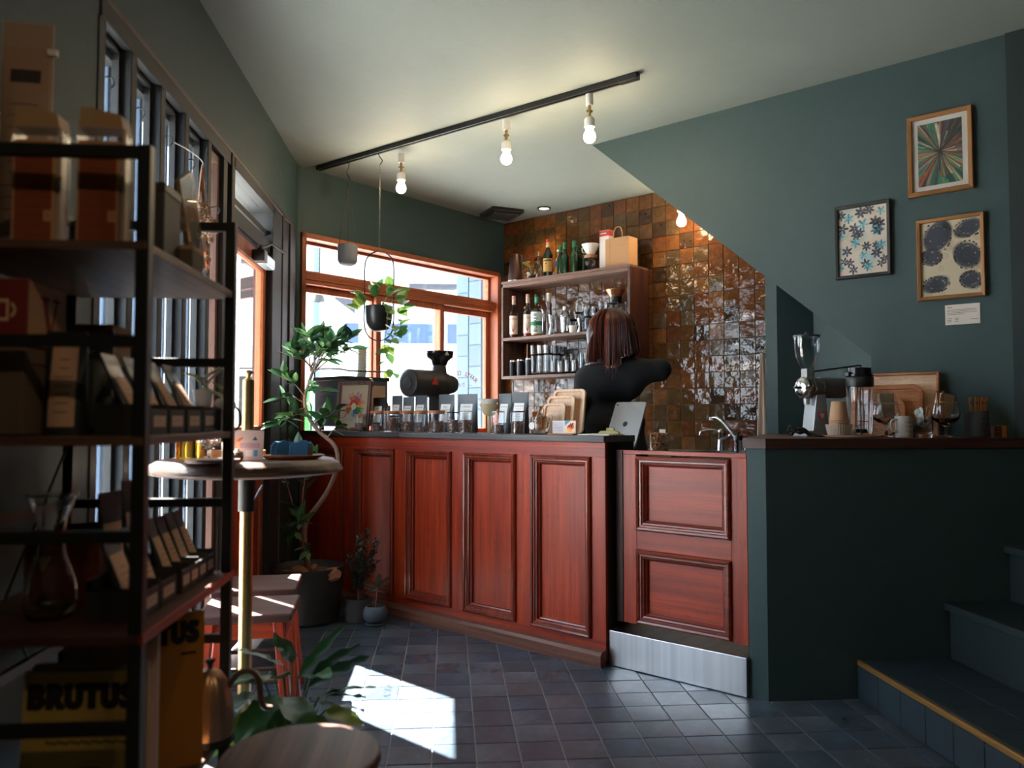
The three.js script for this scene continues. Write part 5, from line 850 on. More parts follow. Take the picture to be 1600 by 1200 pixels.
// ---------- sink side ----------
{
  const nj = kthing('nut_jar', 'glass jar of brown nuts with a white tag', 'jar', [-2.665, .895, -4.62]); obj('glass', jarGlass(.062, .115), MT.glass, nj); const r = rng(5), nut = M([.52, .26, .12], .6), nuts = []; for (let i = 0; i < 130; i++) { const a = r() * 6.28, top = r() < .35, R = top ? Math.sqrt(r()) * .05 : .05; nuts.push(ball(.0085, Math.cos(a) * R, .012 + (top ? .085 + r() * .02 : r() * .085), Math.sin(a) * R, 8, 6)); } nuts.push(cyl(.044, .044, .085, 0, .006, 0)); obj('nuts', nuts, nut, nj, { kind: 'stuff' }); obj('tag', bx(.045, .03, .002, .01, .13, -.03), MT.paper, nj); obj('lid', cyl(.06, .06, .006, 0, .116, 0, 32), MT.glass, nj);
  const f = kthing('mixer_tap', 'chrome mixer tap with a long lever arm at the sink', 'tap', [-2.385, .90, -4.95]);
  obj('column', [cyl(.026, .02, .07, 0, 0, 0), cyl(.02, .02, .05, 0, .07, 0), ball(.022, 0, .125, 0)], MT.chrome, f);
  obj('spout', tube([[0, .12, 0], [-.04, .135, .02], [-.09, .13, .05], [-.115, .12, .06], [-.12, .10, .06]], .009, 24, 10), MT.chrome, f); obj('lever', [rot(bx(.07, .016, .016, .035, 0, 0, .004), 0, 0, .45).translate(.01, .07, .02), ball(.014, .075, .10, .02)], MT.chrome, f);
  const hs = kthing('rinse_arm', 'slanting chrome rinse arm right of the tap', 'tap', [-2.18, .90, -4.90]); obj('arm', tube([[0, .0, 0], [-.08, .09, 0], [-.17, .19, 0], [-.21, .215, 0], [-.245, .215, 0]], .011, 24, 10), MT.chrome, hs); obj('tip', cyl(.013, .013, .02, -.25, .20, 0), MT.white, hs); obj('collar', cyl(.02, .02, .02, 0, 0, 0), MT.chrome, hs);
  const sp = kthing('soap_pump', 'clear soap pump with a black top by the half wall', 'soap pump', [-2.16, .90, -4.72]); obj('body', cyl(.024, .024, .075, 0, 0, 0), MT.chrome, sp); obj('pump', [cyl(.03, .026, .03, 0, .075, 0), cyl(.006, .006, .02, 0, .105, 0), bx(.05, .008, .014, -.012, .125, 0, .003)], MT.blackGloss, sp); obj('mark', rot(cyl(.006, .006, .002, 0, 0, 0, 12), PI / 2).translate(-.006, .05, .024), M([.7, .05, .03], .5), sp);
  const tw = kthing('striped_towel', 'white towel with thin brown stripes hanging by the pillar', 'towel', [-1.712, .99, -4.06]);
  const g = new THREE.PlaneGeometry(.075, .50, 12, 20), p = g.attributes.position; for (let i = 0; i < p.count; i++) { const t = (p.getY(i) + .25) / .5, x = p.getX(i); p.setXYZ(i, x * (.28 + .72 * (1 - t)), p.getY(i) + .22, Math.sin(x * 150) * .012 + .006); } g.computeVertexNormals();
  obj('cloth', g, new THREE.MeshStandardMaterial({ roughness: .9, side: THREE.DoubleSide, map: canvas(128, 256, (c) => { c.fillStyle = '#e0d2c6'; c.fillRect(0, 0, 128, 256); c.fillStyle = '#8a5040'; for (let i = 0; i < 15; i++) c.fillRect(i * 9, 0, 2, 256); }) }), tw); obj('hook', tube([[.042, .48, -.0], [0, .475, .012], [0, .46, .02]], .003, 10, 6), MT.chrome, tw);
}
// ---------- bottles and glasses on the wall shelf ----------
{
  const band = (r, h, y, half = 1.1) => at(new THREE.CylinderGeometry(r, r, h, 20, 1, true, -half, half * 2), 0, y + h / 2, 0);
  const bottle = (name, label, X, Y, Z, o, turn = .5) => {
    const b = kthing(name, label, 'bottle', [X, Y, Z], turn, o.group), { R, h, neck, sh } = o;
    obj('glass', lathe([[.001, 0], [R * .95, 0], [R, .006], [R, h * sh], [R * .85, h * (sh + .06)], [neck * 1.2, h * (sh + .15)], [neck, h * (sh + .19)], [neck, h * .95], [neck * 1.2, h * .955], [neck * 1.2, h * .98], [.001, h * .98]], 24), o.m, b);
    if (o.liquid) obj('drink', cyl(R * .9, R * .9, h * o.fill, 0, .006, 0, 20), o.liquid, b);
    obj('cap', cyl(neck * 1.35, neck * 1.3, h * .06, 0, h * .945, 0, 16), o.cap, b);
    if (o.wrap) obj('neck_wrap', cyl(neck * 1.3, neck * 1.2, h * .14, 0, h * .80, 0, 16), o.wrap, b);
    if (o.label) obj('label', band(R + .0008, h * o.lh, h * o.ly, 1.2), o.label, b);
    return b;
  };
  const clear = MT.glass, darkG = M([.012, .05, .022], .06, { clearcoat: 1 }), darkB = M([.014, .02, .014], .06, { clearcoat: 1 });
  const syr = labelMat('#dccabc', '#7c3a34', [['MONIN', 70, 50]], 200, 300, { from: 400, draw: (c) => { c.strokeStyle = '#8a4634'; c.lineWidth = 6; for (let i = 0; i < 6; i++) { c.beginPath(); c.moveTo(100, 270); c.quadraticCurveTo(60 + i * 18, 190, 70 + i * 20, 120 + (i % 3) * 20); c.stroke(); } c.fillStyle = '#a0583f'; c.fillText('', 0, 0); } });
  const jam = labelMat('#c9a463', '#4a2c14', [['JAMESON', 62, 42, 'bold']], 240, 300, { from: 170, step: 34, seed: 3, draw: (c) => { c.fillStyle = '#8a2a1c'; c.beginPath(); c.arc(90, 115, 18, 0, 7); c.fill(); } });
  const bus = printed(200, 320, (c) => { c.fillStyle = '#cfe0dd'; c.fillRect(0, 0, 200, 320); c.fillStyle = '#13764f'; c.fillRect(0, 140, 200, 62); c.save(); c.translate(120, 300); c.rotate(-PI / 2); c.fillStyle = '#2b4b46'; c.font = 'bold 78px sans-serif'; c.fillText('BUSKER', 0, 0, 280); c.restore(); });
  const T = SH[2], zt = -4.90;
  // top board
  const pt = kthing('metal_pitcher', 'dark bronze tapered pitcher at the window end of the top board', 'pitcher', [-4.135, T, zt]); obj('body', lathe([[.001, 0], [.058, 0], [.06, .02], [.05, .14], [.033, .23], [.03, .235], [.001, .235]], 32), M([.075, .045, .045], .4, { metalness: .7 }), pt); obj('base', cyl(.061, .061, .018, 0, 0, 0, 32), MT.steel, pt); obj('handle', tube([[.03, .22, 0], [.06, .22, 0], [.064, .13, 0], [.05, .06, 0]], .006, 20, 8), MT.black, pt);
  const pg = kthing('sprig_glass', 'small glass of yellow green leaves on the top board', 'plant', [-3.965, T, zt]); obj('glass', lathe([[.001, 0], [.03, 0], [.042, .03], [.042, .08], [.036, .095], [.034, .095], [.04, .08], [.04, .031], [.001, .004]], 28), MT.glass, pg); obj('soil', cyl(.036, .038, .03, 0, .006, 0), M([.18, .08, .03], .9), pg);
  const r = rng(33), yl = [leafM(.42, .38, .05), leafM(.30, .36, .06), leafM(.12, .26, .05)]; for (let i = 0; i < 15; i++) { const a = r() * 6.28, R = .02 + r() * .045, y = .08 + r() * .11 - R * .6, m = obj('leaf', leafGeo(.036, .03, .2), yl[i % 3], pg); m.position.set(Math.cos(a) * R * .8, y, Math.sin(a) * R * .7); aim(m, V(Math.cos(a), .2 + r() * .5 - .3, Math.sin(a) + .3), 0); obj('stalk', tube([[0, .03, 0], [Math.cos(a) * R * .3, y * .7, 0], [Math.cos(a) * R * .8, y, Math.sin(a) * R * .7]], .0013, 8, 4), M([.2, .22, .06], .7), pg); }
  const wp = kthing('water_pipe_glass', 'tall narrow clear decanter beside the leaf glass', 'bottle', [-3.878, T, zt + .02]); obj('glass', lathe([[.001, 0], [.022, 0], [.023, .09], [.012, .13], [.010, .18], [.013, .19], [.001, .19]], 20), clear, wp); obj('stopper', [cyl(.012, .012, .02, 0, .185, 0, 14), cyl(.007, .007, .02, 0, .2, 0, 12)], MT.chrome, wp);
  bottle('whisky_bottle', 'dark whisky bottle with cream label and red cap', -3.800, T, zt, { R: .0375, h: .305, neck: .0135, sh: .60, m: darkB, cap: M([.55, .02, .02], .4), wrap: M([.55, .40, .18], .5), label: jam, lh: .34, ly: .16 });
  bottle('liqueur_bottle', 'small amber bottle with a white ball stopper', -3.712, T, zt - .02, { R: .03, h: .215, neck: .010, sh: .6, m: M([.35, .16, .07], .05, { clearcoat: 1 }), cap: MT.white, label: labelMat('#24306e', '#24306e', [], 64, 64, { from: 99 }), lh: .2, ly: .38 });
  const beer = { R: .029, h: .232, neck: .0125, sh: .55, m: darkG, cap: M([.03, .16, .08], .4), wrap: M([.02, .15, .08], .5), group: 'green beer bottles on the top board' };
  [[-3.655, zt + .03, 'leftmost'], [-3.597, zt + .05, 'front left'], [-3.555, zt - .04, 'rear middle'], [-3.512, zt + .05, 'front right'], [-3.478, zt - .03, 'rear right']].forEach(([X, Z, w], k) => bottle('beer_bottle', w + ' of the five dark green bottles on the top board', X, T, Z, { ...beer, h: .232 + (k % 2) * .012 }));
  const dr = kthing('dripper_set', 'white cone dripper on a glass server beside the paper bag', 'coffee dripper', [-3.395, T, zt]); obj('server', lathe([[.001, 0], [.045, 0], [.05, .02], [.05, .09], [.047, .105], [.044, .105], [.047, .088], [.047, .02], [.001, .004]], 32), MT.glass, dr); obj('collar', cyl(.047, .05, .022, 0, .106, 0, 32), WD.tan, dr); obj('cone', lathe([[.02, .128], [.03, .13], [.066, .205], [.068, .21], [.063, .21], [.027, .137], [.015, .132]], 36), MT.white, dr); obj('handle', tube([[-.06, .195, 0], [-.078, .19, 0], [-.07, .16, 0], [-.048, .155, 0]], .005, 16, 7), MT.white, dr);
  const ppk = kthing('filter_carton', 'white and red filter carton behind the paper bag', 'carton', [-3.272, T, zt - .03], 0); obj('body', bx(.085, .30, .07, 0, .15, 0, .004), M([.66, .62, .60], .7), ppk); obj('band', [bx(.087, .045, .072, 0, .275, 0, .004)], M([.55, .05, .04], .6), ppk); obj('lettering', sheet(.075, .02, -.005, .275, .0367), printed(160, 44, (c) => { c.fillStyle = '#86161a'; c.fillRect(0, 0, 160, 44); c.fillStyle = '#eee'; c.font = 'bold 30px sans-serif'; for (let i = 0; i < 7; i++) c.fillRect(18 + i * 18, 14 - (i % 3) * 3, 11, 18 + (i % 3) * 3); }), ppk);
  const kb = kthing('paper_bag', 'brown kraft carrier bag with one twisted handle', 'paper bag', [-3.115, T, -4.885], .0), kp = M([.46, .25, .12], .85);
  obj('body', [bx(.20, .21, .12, 0, .105, 0, .003)], kp, kb); obj('fold', [bx(.201, .003, .121, 0, .15, 0), bx(.003, .2, .001, -.06, .11, .0605)], M([.40, .21, .10], .85), kb); obj('handle', tube([[-.035, .19, .05], [-.032, .25, .05], [-.012, .285, .05], [.02, .285, .05], [.038, .25, .05], [.04, .19, .05]], .004, 24, 7), kp, kb);
  // middle board
  const Y1 = SH[1], zm = -4.86;
  const sy = { R: .0345, h: .335, neck: .0125, sh: .56, m: clear, liquid: M([.16, .03, .03], .2), fill: .07, cap: M([.62, .28, .26], .5), wrap: M([.60, .42, .36], .6), label: syr, lh: .44, ly: .08 };
  bottle('syrup_bottle', 'clear syrup bottle with pink cap at the left end of the shelf', -4.10, Y1, zm + .02, sy); bottle('syrup_bottle', 'clear syrup bottle with pink cap beside the green banded bottle', -3.955, Y1, zm + .02, { ...sy, liquid: M([.42, .05, .03], .2), fill: .1 });
  bottle('bitters_bottle', 'slim dark red bitters bottle between the syrup bottles', -4.03, Y1, zm - .04, { R: .027, h: .25, neck: .010, sh: .6, m: clear, liquid: M([.22, .03, .02], .2), fill: .35, cap: MT.kraft });
  bottle('gin_bottle', 'broad bottle with white lettering and green band', -3.865, Y1, zm + .02, { R: .046, h: .325, neck: .0145, sh: .58, m: clear, liquid: M([.55, .18, .03], .2), fill: .1, cap: MT.black, wrap: M([.03, .24, .15], .5), label: bus, lh: .52, ly: .05 });
  bottle('water_bottle', 'thin clear bottle with a pale cork, right of the green band', -3.775, Y1, zm - .02, { R: .023, h: .33, neck: .014, sh: .72, m: clear, cap: M([.6, .5, .42], .7), wrap: M([.6, .5, .42], .7) });
  const shk = kthing('cocktail_shaker', 'steel cocktail shaker on the middle board', 'shaker', [-3.575, Y1, zm + .04]); obj('tin', lathe([[.001, 0], [.028, 0], [.03, .02], [.039, .12], [.039, .135], [.001, .135]], 32), MT.steel, shk); obj('shoulder', lathe([[.0395, .13], [.0395, .14], [.022, .172], [.001, .174]], 32), MT.steel, shk); obj('cap', lathe([[.018, .17], [.0185, .2], [.016, .206], [.001, .206]], 24), MT.steel, shk);
  const jg = (X, h, label) => { const j = kthing('jigger', label, 'jigger', [X, Y1, zm + .05], 0, 'steel jiggers'); obj('cup', lathe([[.001, .002], [.02, 0], [.008, h * .42], [.006, h * .5], [.009, h * .6], [.018, h], [.0165, h], [.001, h * .56]], 24), MT.steel, j); }; jg(-3.705, .15, 'tall steel jigger left of the shaker'); jg(-3.435, .10, 'short steel jigger right of the white cup');
  const wc = kthing('white_cup', 'small white cup beside the steel shaker', 'cup', [-3.497, Y1, zm + .05]); obj('bowl', lathe([[.001, 0], [.022, 0], [.026, .008], [.033, .05], [.030, .05], [.022, .008], [.001, .006]], 28), MT.white, wc); obj('foot', cyl(.018, .018, .003, 0, 0, 0, 20), MT.white, wc);
  const cd = kthing('copper_dripper', 'copper cone dripper on a black stand above the glasses', 'coffee dripper', [-3.165, Y1 + .20, zm - .02]); obj('cone', lathe([[.012, .0], [.022, .0], [.07, .09], [.072, .095], [.068, .095], [.02, .006]], 32), MT.copper, cd); obj('ring', lathe([[.03, .0], [.045, -.002], [.045, .05], [.052, .055], [.03, .05]], 32), MT.black, cd); obj('stand', [bx(.10, .005, .10, 0, -.004, 0, .002), bar([.045, -.2, .04], [.045, -.004, .04], .004), bar([-.045, -.2, -.045], [-.045, -.004, -.045], .004), bar([.045, -.2, -.045], [.045, -.004, -.045], .004)], MT.black, cd);
  // drinking glasses
  const gl = (R, h, foot = .008) => lathe([[.001, 0], [R * .86, 0], [R, h * .2], [R * 1.04, h], [R * 1.04 - .0018, h], [R - .002, h * .22], [R * .8, foot], [.001, foot]], 22);
  const tumbler = obj('tumbler_pattern', gl(.033, .10), MT.glass), tall = obj('tall_pattern', gl(.030, .15), MT.glass), stack = obj('short_pattern', gl(.036, .078), MT.glass);
  const place = (src, name, label, group, X, Y, Z) => { const m = new THREE.Mesh(src.geometry, src.material); m.name = numbered(name); tag(m, label, 'glass', group); m.position.copy(k2w(X, Y + .001, Z)); scene.add(m); };
  const byDripper = (X, Z) => Math.abs(X + 3.165) < .095 && Z > -4.96;
  const ord = ['first', 'second', 'third', 'fourth', 'fifth', 'sixth', 'seventh', 'eighth', 'ninth', 'tenth', 'eleventh', 'twelfth', 'thirteenth'], rows = ['front', 'middle', 'back'], count = {};
  const put = (src, row, X, Y, Z, board, up) => { const key = board + row + up, n = count[key] = (count[key] ?? -1) + 1; place(src, up ? 'stacked_tumbler' : 'tumbler', (up ? 'stacked upper ' : 'clear ') + (src === tall ? 'tall glass, ' : src === stack ? 'short glass, ' : 'tumbler, ') + ord[n] + ' from the window in the ' + rows[row] + ' row, ' + board + ' board', (up ? 'stacked glasses' : 'glasses') + ' on the ' + board + ' board', X, Y, Z); };
  for (let i = 0; i < 5; i++) { const X = -3.38 + i * .072; if (byDripper(X, -4.845)) continue; put(tumbler, 0, X, Y1, -4.845, 'middle', 0); put(stack, 0, X, Y1 + .101, -4.845, 'middle', 1); }
  for (let i = 0; i < 11; i++) for (let k = 0; k < 2; k++) { const X = -3.72 + i * .069, Z = -4.925 - k * .072, src = i % 3 ? tumbler : tall; if (X > -3.05 || byDripper(X, Z)) continue; put(src, k + 1, X, Y1, Z, 'middle', 0); if (i > 1 && i < 9) put(stack, k + 1, X, Y1 + (i % 3 ? .101 : .151), Z, 'middle', 1); }
  const Y0 = SH[0];
  for (let i = 0; i < 13; i++) for (let k = 0; k < 3; k++) { const X = -3.88 + i * .066 + (k % 2) * .02, Z = -4.835 - k * .075; if (X > -3.05) continue; const hi = i < 3 || i === 7 || (k === 2 && i % 2), src = hi ? tall : i % 2 ? tumbler : stack; put(src, k, X, Y0, Z, 'lowest', 0); if (!hi && k === 2) put(stack, k, X, Y0 + (i % 2 ? .101 : .079), Z, 'lowest', 1); if (i < 3) put(stack, k, X, Y0 + .151, Z, 'lowest', 1); }
  scene.remove(tumbler, tall, stack);
  [[-4.125, .115, 'left'], [-4.045, .118, 'middle'], [-3.955, .125, 'right']].forEach(([X, h, w], k) => { const c = kthing('black_canister', w + ' of three black canisters on the lowest board', 'canister', [X, Y0, -4.86], .3, 'black canisters on the lowest board'); obj('body', cyl(.036, .036, h, 0, 0, 0, 28), MT.blackGloss, c); obj('lid', cyl(.034, .032, .012, 0, h, 0, 28), MT.steel, c); });
  const st = kthing('stirring_stick', 'thin wooden stick standing behind the black canisters', 'stick', [-4.06, Y0, -4.95]); obj('stick', bar([0, .0, 0], [.0, .26, -.01], .004), WD.pale, st); obj('holder', cyl(.02, .02, .06, 0, 0, 0), MT.black, st);
}
// ---------- on the ledge of the half wall ----------
{
  const Y = hwY + .04;
  const g = thing('hand_grinder_machine', 'small silver grinder with a clear hopper on the ledge', 'grinder', [1.635, Y, -3.43], .25), al = M([.34, .35, .36], .35, { metalness: .6 }), gunm = M([.20, .18, .16], .35, { metalness: .8 });
  obj('base', bx(.17, .025, .11, -.01, .0125, 0, .003), al, g); obj('column', at(prism([[-.045, 0], [.042, 0], [.025, .17], [-.022, .17]], .075, .004), 0, .025, -.037), al, g);
  obj('motor', [rot(cyl(.046, .046, .17, 0, 0, 0, 36), 0, 0, -PI / 2).translate(-.04, .215, 0)], gunm, g); obj('motor_end', rot(lathe([[.001, .03], [.03, .027], [.046, .01], [.047, 0], [.001, 0]], 36), 0, 0, -PI / 2).translate(.13, .215, 0), MT.black, g);
  obj('ring', [rot(cyl(.0475, .0475, .004, 0, 0, 0, 36), 0, 0, -PI / 2).translate(-.035, .215, 0), rot(cyl(.0475, .0475, .004, 0, 0, 0, 36), 0, 0, -PI / 2).translate(.01, .215, 0)], MT.chrome, g);
  obj('burr_head', [rot(lathe([[.001, .03], [.03, .03], [.047, .016], [.05, 0], [.001, 0]], 32), 0, 0, PI / 2).translate(-.06, .215, 0), rot(lathe([[.001, .02], [.04, .018], [.046, 0], [.001, 0]], 32), 0, 0, -PI / 2).translate(-.055, .215, 0)], MT.steel, g); obj('knob', rot(bx(.03, .012, .02, 0, 0, 0, .003), 0, 0, 0).translate(-.10, .215, 0), MT.black, g); obj('outlet', cyl(.012, .016, .04, -.05, .14, .0), al, g);
  obj('neck', bx(.036, .05, .04, -.045, .275, 0, .004), al, g); obj('hopper', lathe([[.02, .30], [.028, .305], [.05, .36], [.057, .44], [.0545, .44], [.048, .362], [.026, .309], [.02, .305]], 32).translate(-.045, 0, 0), MT.thin, g); obj('hopper_lid', [cyl(.058, .058, .008, -.045, .44, 0, 32), ball(.012, -.045, .452, 0)], M([.03, .04, .06], .3), g);
  obj('badge', at(prism([[-.022, .016], [.022, .016], [0, -.02]], .002), .0, .09, .0385), M([.6, .05, .04], .5), g); obj('badge_inner', at(prism([[-.014, .011], [.014, .011], [0, -.012]], .001), 0, .09, .0405), MT.white, g);
  const cd = thing('power_cable', 'coiled black power cable at the grinder foot', 'cable', [1.50, Y, -3.30]); const pts = [], r = rng(3); for (let i = 0; i < 60; i++) { const a = i * .62; pts.push([Math.cos(a) * (.035 + r() * .018), .006 + Math.abs(Math.sin(a * .5)) * .045 * r() + .002, Math.sin(a) * .022]); } pts.push([.07, .005, .03], [.10, .004, .02]); obj('cable', tube(pts, .0032, 360, 6), MT.black, cd); obj('plug', bx(.03, .014, .014, .115, .007, .018, .003), MT.blackRough, cd);
  // paper cups in a ribbed bowl
  const mat_ = thing('rope_mat', 'round woven mat under the cups and blender', 'mat', [1.71, Y, -3.27]); obj('mat', (() => { const o = []; for (let i = 1; i < 14; i++) o.push(rot(new THREE.TorusGeometry(i * .0085, .0045, 5, 40), PI / 2).translate(0, .0045, 0)); return o; })(), M([.34, .20, .14], .9), mat_);
  const cb = thing('ribbed_bowl', 'pale ribbed bowl holding the paper cups', 'bowl', [1.648, Y + .009, -3.25]); const rp = [], N = 96; { const prof = [[.044, 0], [.053, .045]], pos = [], idx = []; prof.forEach(([R, y]) => { for (let i = 0; i <= N; i++) { const a = i / N * 2 * PI, q = R * (1 + .03 * Math.cos(a * 32)); pos.push(Math.cos(a) * q, y, Math.sin(a) * q); } }); for (let i = 0; i < N; i++) idx.push(i, i + N + 1, i + 1, i + 1, i + N + 1, i + N + 2); const gg = new THREE.BufferGeometry(); gg.setAttribute('position', new THREE.BufferAttribute(new Float32Array(pos), 3)); gg.setIndex(idx); gg.computeVertexNormals(); obj('wall', [gg, cyl(.043, .043, .003, 0, 0, 0), lathe([[.052, .045], [.047, .045], [.042, .004]], 40)], M([.50, .38, .30], .7, { side: THREE.DoubleSide }), cb); }
  const cupM = M([.52, .30, .17], .75); for (let i = 0; i < 7; i++) { const c = thing('paper_cup', ['topmost', 'second', 'third', 'fourth', 'fifth', 'sixth', 'lowest'][i] + ' brown paper cup from the top of the stack in the ribbed bowl', 'paper cup', [1.648, Y + .015 + .009 * (6 - i) + (i ? 0 : 0), -3.25], 0, 'paper cups in the ribbed bowl'); obj('cup', lathe([[.001, .082], [.0285, .083], [.0295, .078], [.0385, .004], [.0395, .002], [.0395, 0], [.0380, .003], [.0290, .078], [.001, .082]], 28), cupM, c); obj('rim', rot(new THREE.TorusGeometry(.039, .0014, 5, 28), PI / 2).translate(0, .0016, 0), cupM, c); }
  // blender cup
  const b = thing('blender_cup', 'tall clear bottle blender with a black ring lid', 'blender', [1.758, Y + .009, -3.28], .2);
  obj('cup', lathe([[.001, 0], [.042, 0], [.044, .004], [.052, .215], [.0495, .215], [.0415, .008], [.001, .008]], 36), MT.thin, b); obj('rib', [0, 1, 2, 3].map(k => { const a = k * PI / 2 + .5; return bar([Math.cos(a) * .043, .01, Math.sin(a) * .043], [Math.cos(a) * .051, .21, Math.sin(a) * .051], .004, 8); }), MT.glass, b); obj('ring', lathe([[.053, .205], [.057, .21], [.057, .245], [.05, .25], [.046, .205]], 36), MT.black, b); obj('lid', [cyl(.056, .056, .008, 0, .25, 0, 36), cyl(.048, .047, .03, 0, .256, 0, 36), bx(.02, .02, .025, -.055, .258, 0, .004)], MT.blackGloss, b); obj('blade_unit', [cyl(.03, .026, .016, 0, .009, 0, 24), rot(bx(.05, .002, .008, 0, .04, 0), 0, .4, .25), rot(bx(.05, .002, .008, 0, .06, 0), 0, 2, -.25)], MT.blackGloss, b);
  const st = thing('black_stick', 'thin black stick behind the blender', 'stick', [1.70, Y, -3.46]); obj('stick', bar([-.06, .29, 0], [.15, .318, .02], .004), MT.black, st); obj('post', bar([.15, 0, .02], [.15, .318, .02], .005), MT.black, st);
  // glasses with filter papers
  const gob = lathe([[.001, 0], [.036, 0], [.036, .003], [.007, .008], [.006, .045], [.02, .052], [.05, .075], [.056, .10], [.045, .15], [.037, .185], [.0355, .185], [.0435, .15], [.054, .10], [.048, .077], [.001, .056]], 36);
  const papers = (p, warm, tilt) => { for (let i = 0; i < (warm ? 4 : 9); i++) { const m = obj('filter_paper', at(prism([[-.030, 0], [.030, 0], [.037, .105], [-.037, .105]], .0012), 0, 0, -.0006), warm ? M([.56, .32, .16], .8) : M([.60, .48, .37], .85), p); m.position.set((i - 4) * .0012, .072 + i * .0015, (i - 4) * .0042); m.rotation.set(-.03 * (i - 4), .15, tilt + (i - 4) * .008); } };
  const g1 = thing('stem_glass', 'stemmed glass packed with white filter papers', 'glass', [1.885, Y, -3.30]); obj('glass', gob, MT.glass, g1); papers(g1, false, 0); obj('band', rot(new THREE.TorusGeometry(.0455, .0012, 5, 36), PI / 2).translate(0, .148, 0), MT.gold, g1);
  const g2 = thing('stem_glass', 'stemmed glass with brown filters and two wooden picks', 'glass', [2.09, Y, -3.20]); obj('glass', gob, MT.glass, g2); papers(g2, true, -.16); obj('band', rot(new THREE.TorusGeometry(.0455, .0012, 5, 36), PI / 2).translate(0, .148, 0), MT.gold, g2); [[-.036, .1], [-.024, -.02]].forEach(([x, t]) => { const m = obj('pick', bx(.009, .13, .003, 0, .065, 0), WD.tan, g2, { uv: 'y' }); m.position.set(x, .065, .02); m.rotation.z = t; });
  // mugs and tumbler
  const txt = (bg, ink) => printed(512, 256, (c) => { c.fillStyle = bg; c.fillRect(0, 0, 512, 256); c.fillStyle = ink; c.textAlign = 'left'; c.font = 'bold 44px sans-serif'; ['L A N D S', 'C E N T'].forEach((s, i) => c.fillText(s, 150, 78 + i * 62)); c.fillRect(150, 165, 110, 4); c.fillText('1 9 5 8', 150, 218); }, .6);
  const wm = thing('white_mug', 'pale lettered mug beside the tumbler of capsules', 'mug', [1.892, Y, -3.178], .3); obj('body', [lathe([[.001, 0], [.033, 0], [.034, .09], [.031, .09], [.03, .005], [.001, .005]], 32)], M([.46, .42, .38], .6), wm); obj('lettering', at(new THREE.CylinderGeometry(.0345, .0345, .07, 24, 1, true, -1.6, 3.2), 0, .045, 0), txt('#b3a99f', '#2d2b2a'), wm); obj('handle', tube([[-.033, .075, -.0], [-.055, .07, -.01], [-.055, .03, -.01], [-.033, .025, 0]], .005, 16, 7), M([.46, .42, .38], .6), wm);
  const tc = thing('capsule_tumbler', 'square tumbler filled with pale capsules', 'glass', [1.972, Y, -3.175]); obj('glass', lathe([[.001, 0], [.038, 0], [.04, .088], [.0375, .088], [.036, .02], [.001, .018]], 8), MT.glass, tc); const cr = rng(12); for (let i = 0; i < 9; i++) { const m = obj('capsule', lathe([[.001, 0], [.012, 0], [.017, .012], [.019, .014], [.001, .016]], 18), M(i % 3 ? [.44, .48, .46] : [.50, .42, .34], .35), tc); m.position.set((cr() - .5) * .04, .035 + i * .009, (cr() - .5) * .035); m.rotation.set(cr() * 3, 0, cr() * 3); } obj('tongs', [bar([.0, .05, 0], [.03, .125, -.01], .003), bar([.01, .05, .005], [.04, .12, 0], .003)], MT.copper, tc);
  const gm = thing('grey_canister', 'dark grey lettered canister holding wooden tags', 'canister', [2.228, Y, -3.20], .25); obj('body', lathe([[.001, 0], [.044, 0], [.045, .004], [.045, .11], [.042, .11], [.041, .006], [.001, .006]], 36), M([.06, .063, .068], .6), gm); obj('lettering', at(new THREE.CylinderGeometry(.0456, .0456, .085, 28, 1, true, -1.5, 3.0), 0, .055, 0), txt('#474a4e', '#141414'), gm);
  [[-.024, -.09], [.004, .04], [.016, .08], [.023, .1], [.030, .12]].forEach(([x, t], i) => { const w = thing('wooden_tag', ['leftmost', 'second', 'third', 'fourth', 'rightmost'][i] + ' of the orange wooden tags in the dark canister', 'tag', [2.228 + x * .9, Y + .06, -3.195 - (i % 2) * .012]); const m = obj('slat', bx(i === 1 ? .02 : .012, .11, .003, 0, .055, 0, .001), M([.55, .22, .07], .7), w); w.rotation.z = -t; obj('mark', bx(.004, .012, .0005, 0, .085, .0018), MT.black, w); });
  const ob = thing('orange_carton', 'small dark and orange carton at the ledge end', 'carton', [2.285, Y, -3.155], .1); obj('box', bx(.055, .048, .03, 0, .024, 0, .001), M([.09, .035, .02], .7), ob); obj('flap', bx(.022, .049, .031, .02, .0245, .0, .001), M([.62, .16, .02], .7), ob); obj('script', sheet(.03, .018, -.008, .024, .0155), printed(96, 56, (c) => { c.fillStyle = '#3c1f12'; c.fillRect(0, 0, 96, 56); c.fillStyle = '#9a6a4a'; c.strokeStyle = '#9a6a4a'; c.lineWidth = 4; c.beginPath(); for (let i = 0; i < 40; i++) c.lineTo(14 + i * 1.7, 28 + Math.sin(i * .9) * 9); c.stroke(); }), ob);
  // trays leaning on the picture wall
  const bt = kthing('flat_tray', 'large square edged wooden tray leaning on the picture wall', 'tray', [-1.0, Y, ZP + .062], 0), bi = new THREE.Group(); bi.name = 'leaning_tray'; bi.rotation.x = -.10; bt.add(bi); obj('rim', at(frame(.33, .285, [[0, -.012], [0, .012], [.002, .014], [.008, .014], [.01, .012], [.01, -.006]]), 0, .1425, 0), WD.tan, bi, { uv: 'x' }); obj('base', bx(.32, .275, .006, 0, .1425, -.008), WD.pale, bi, { uv: 'x' });
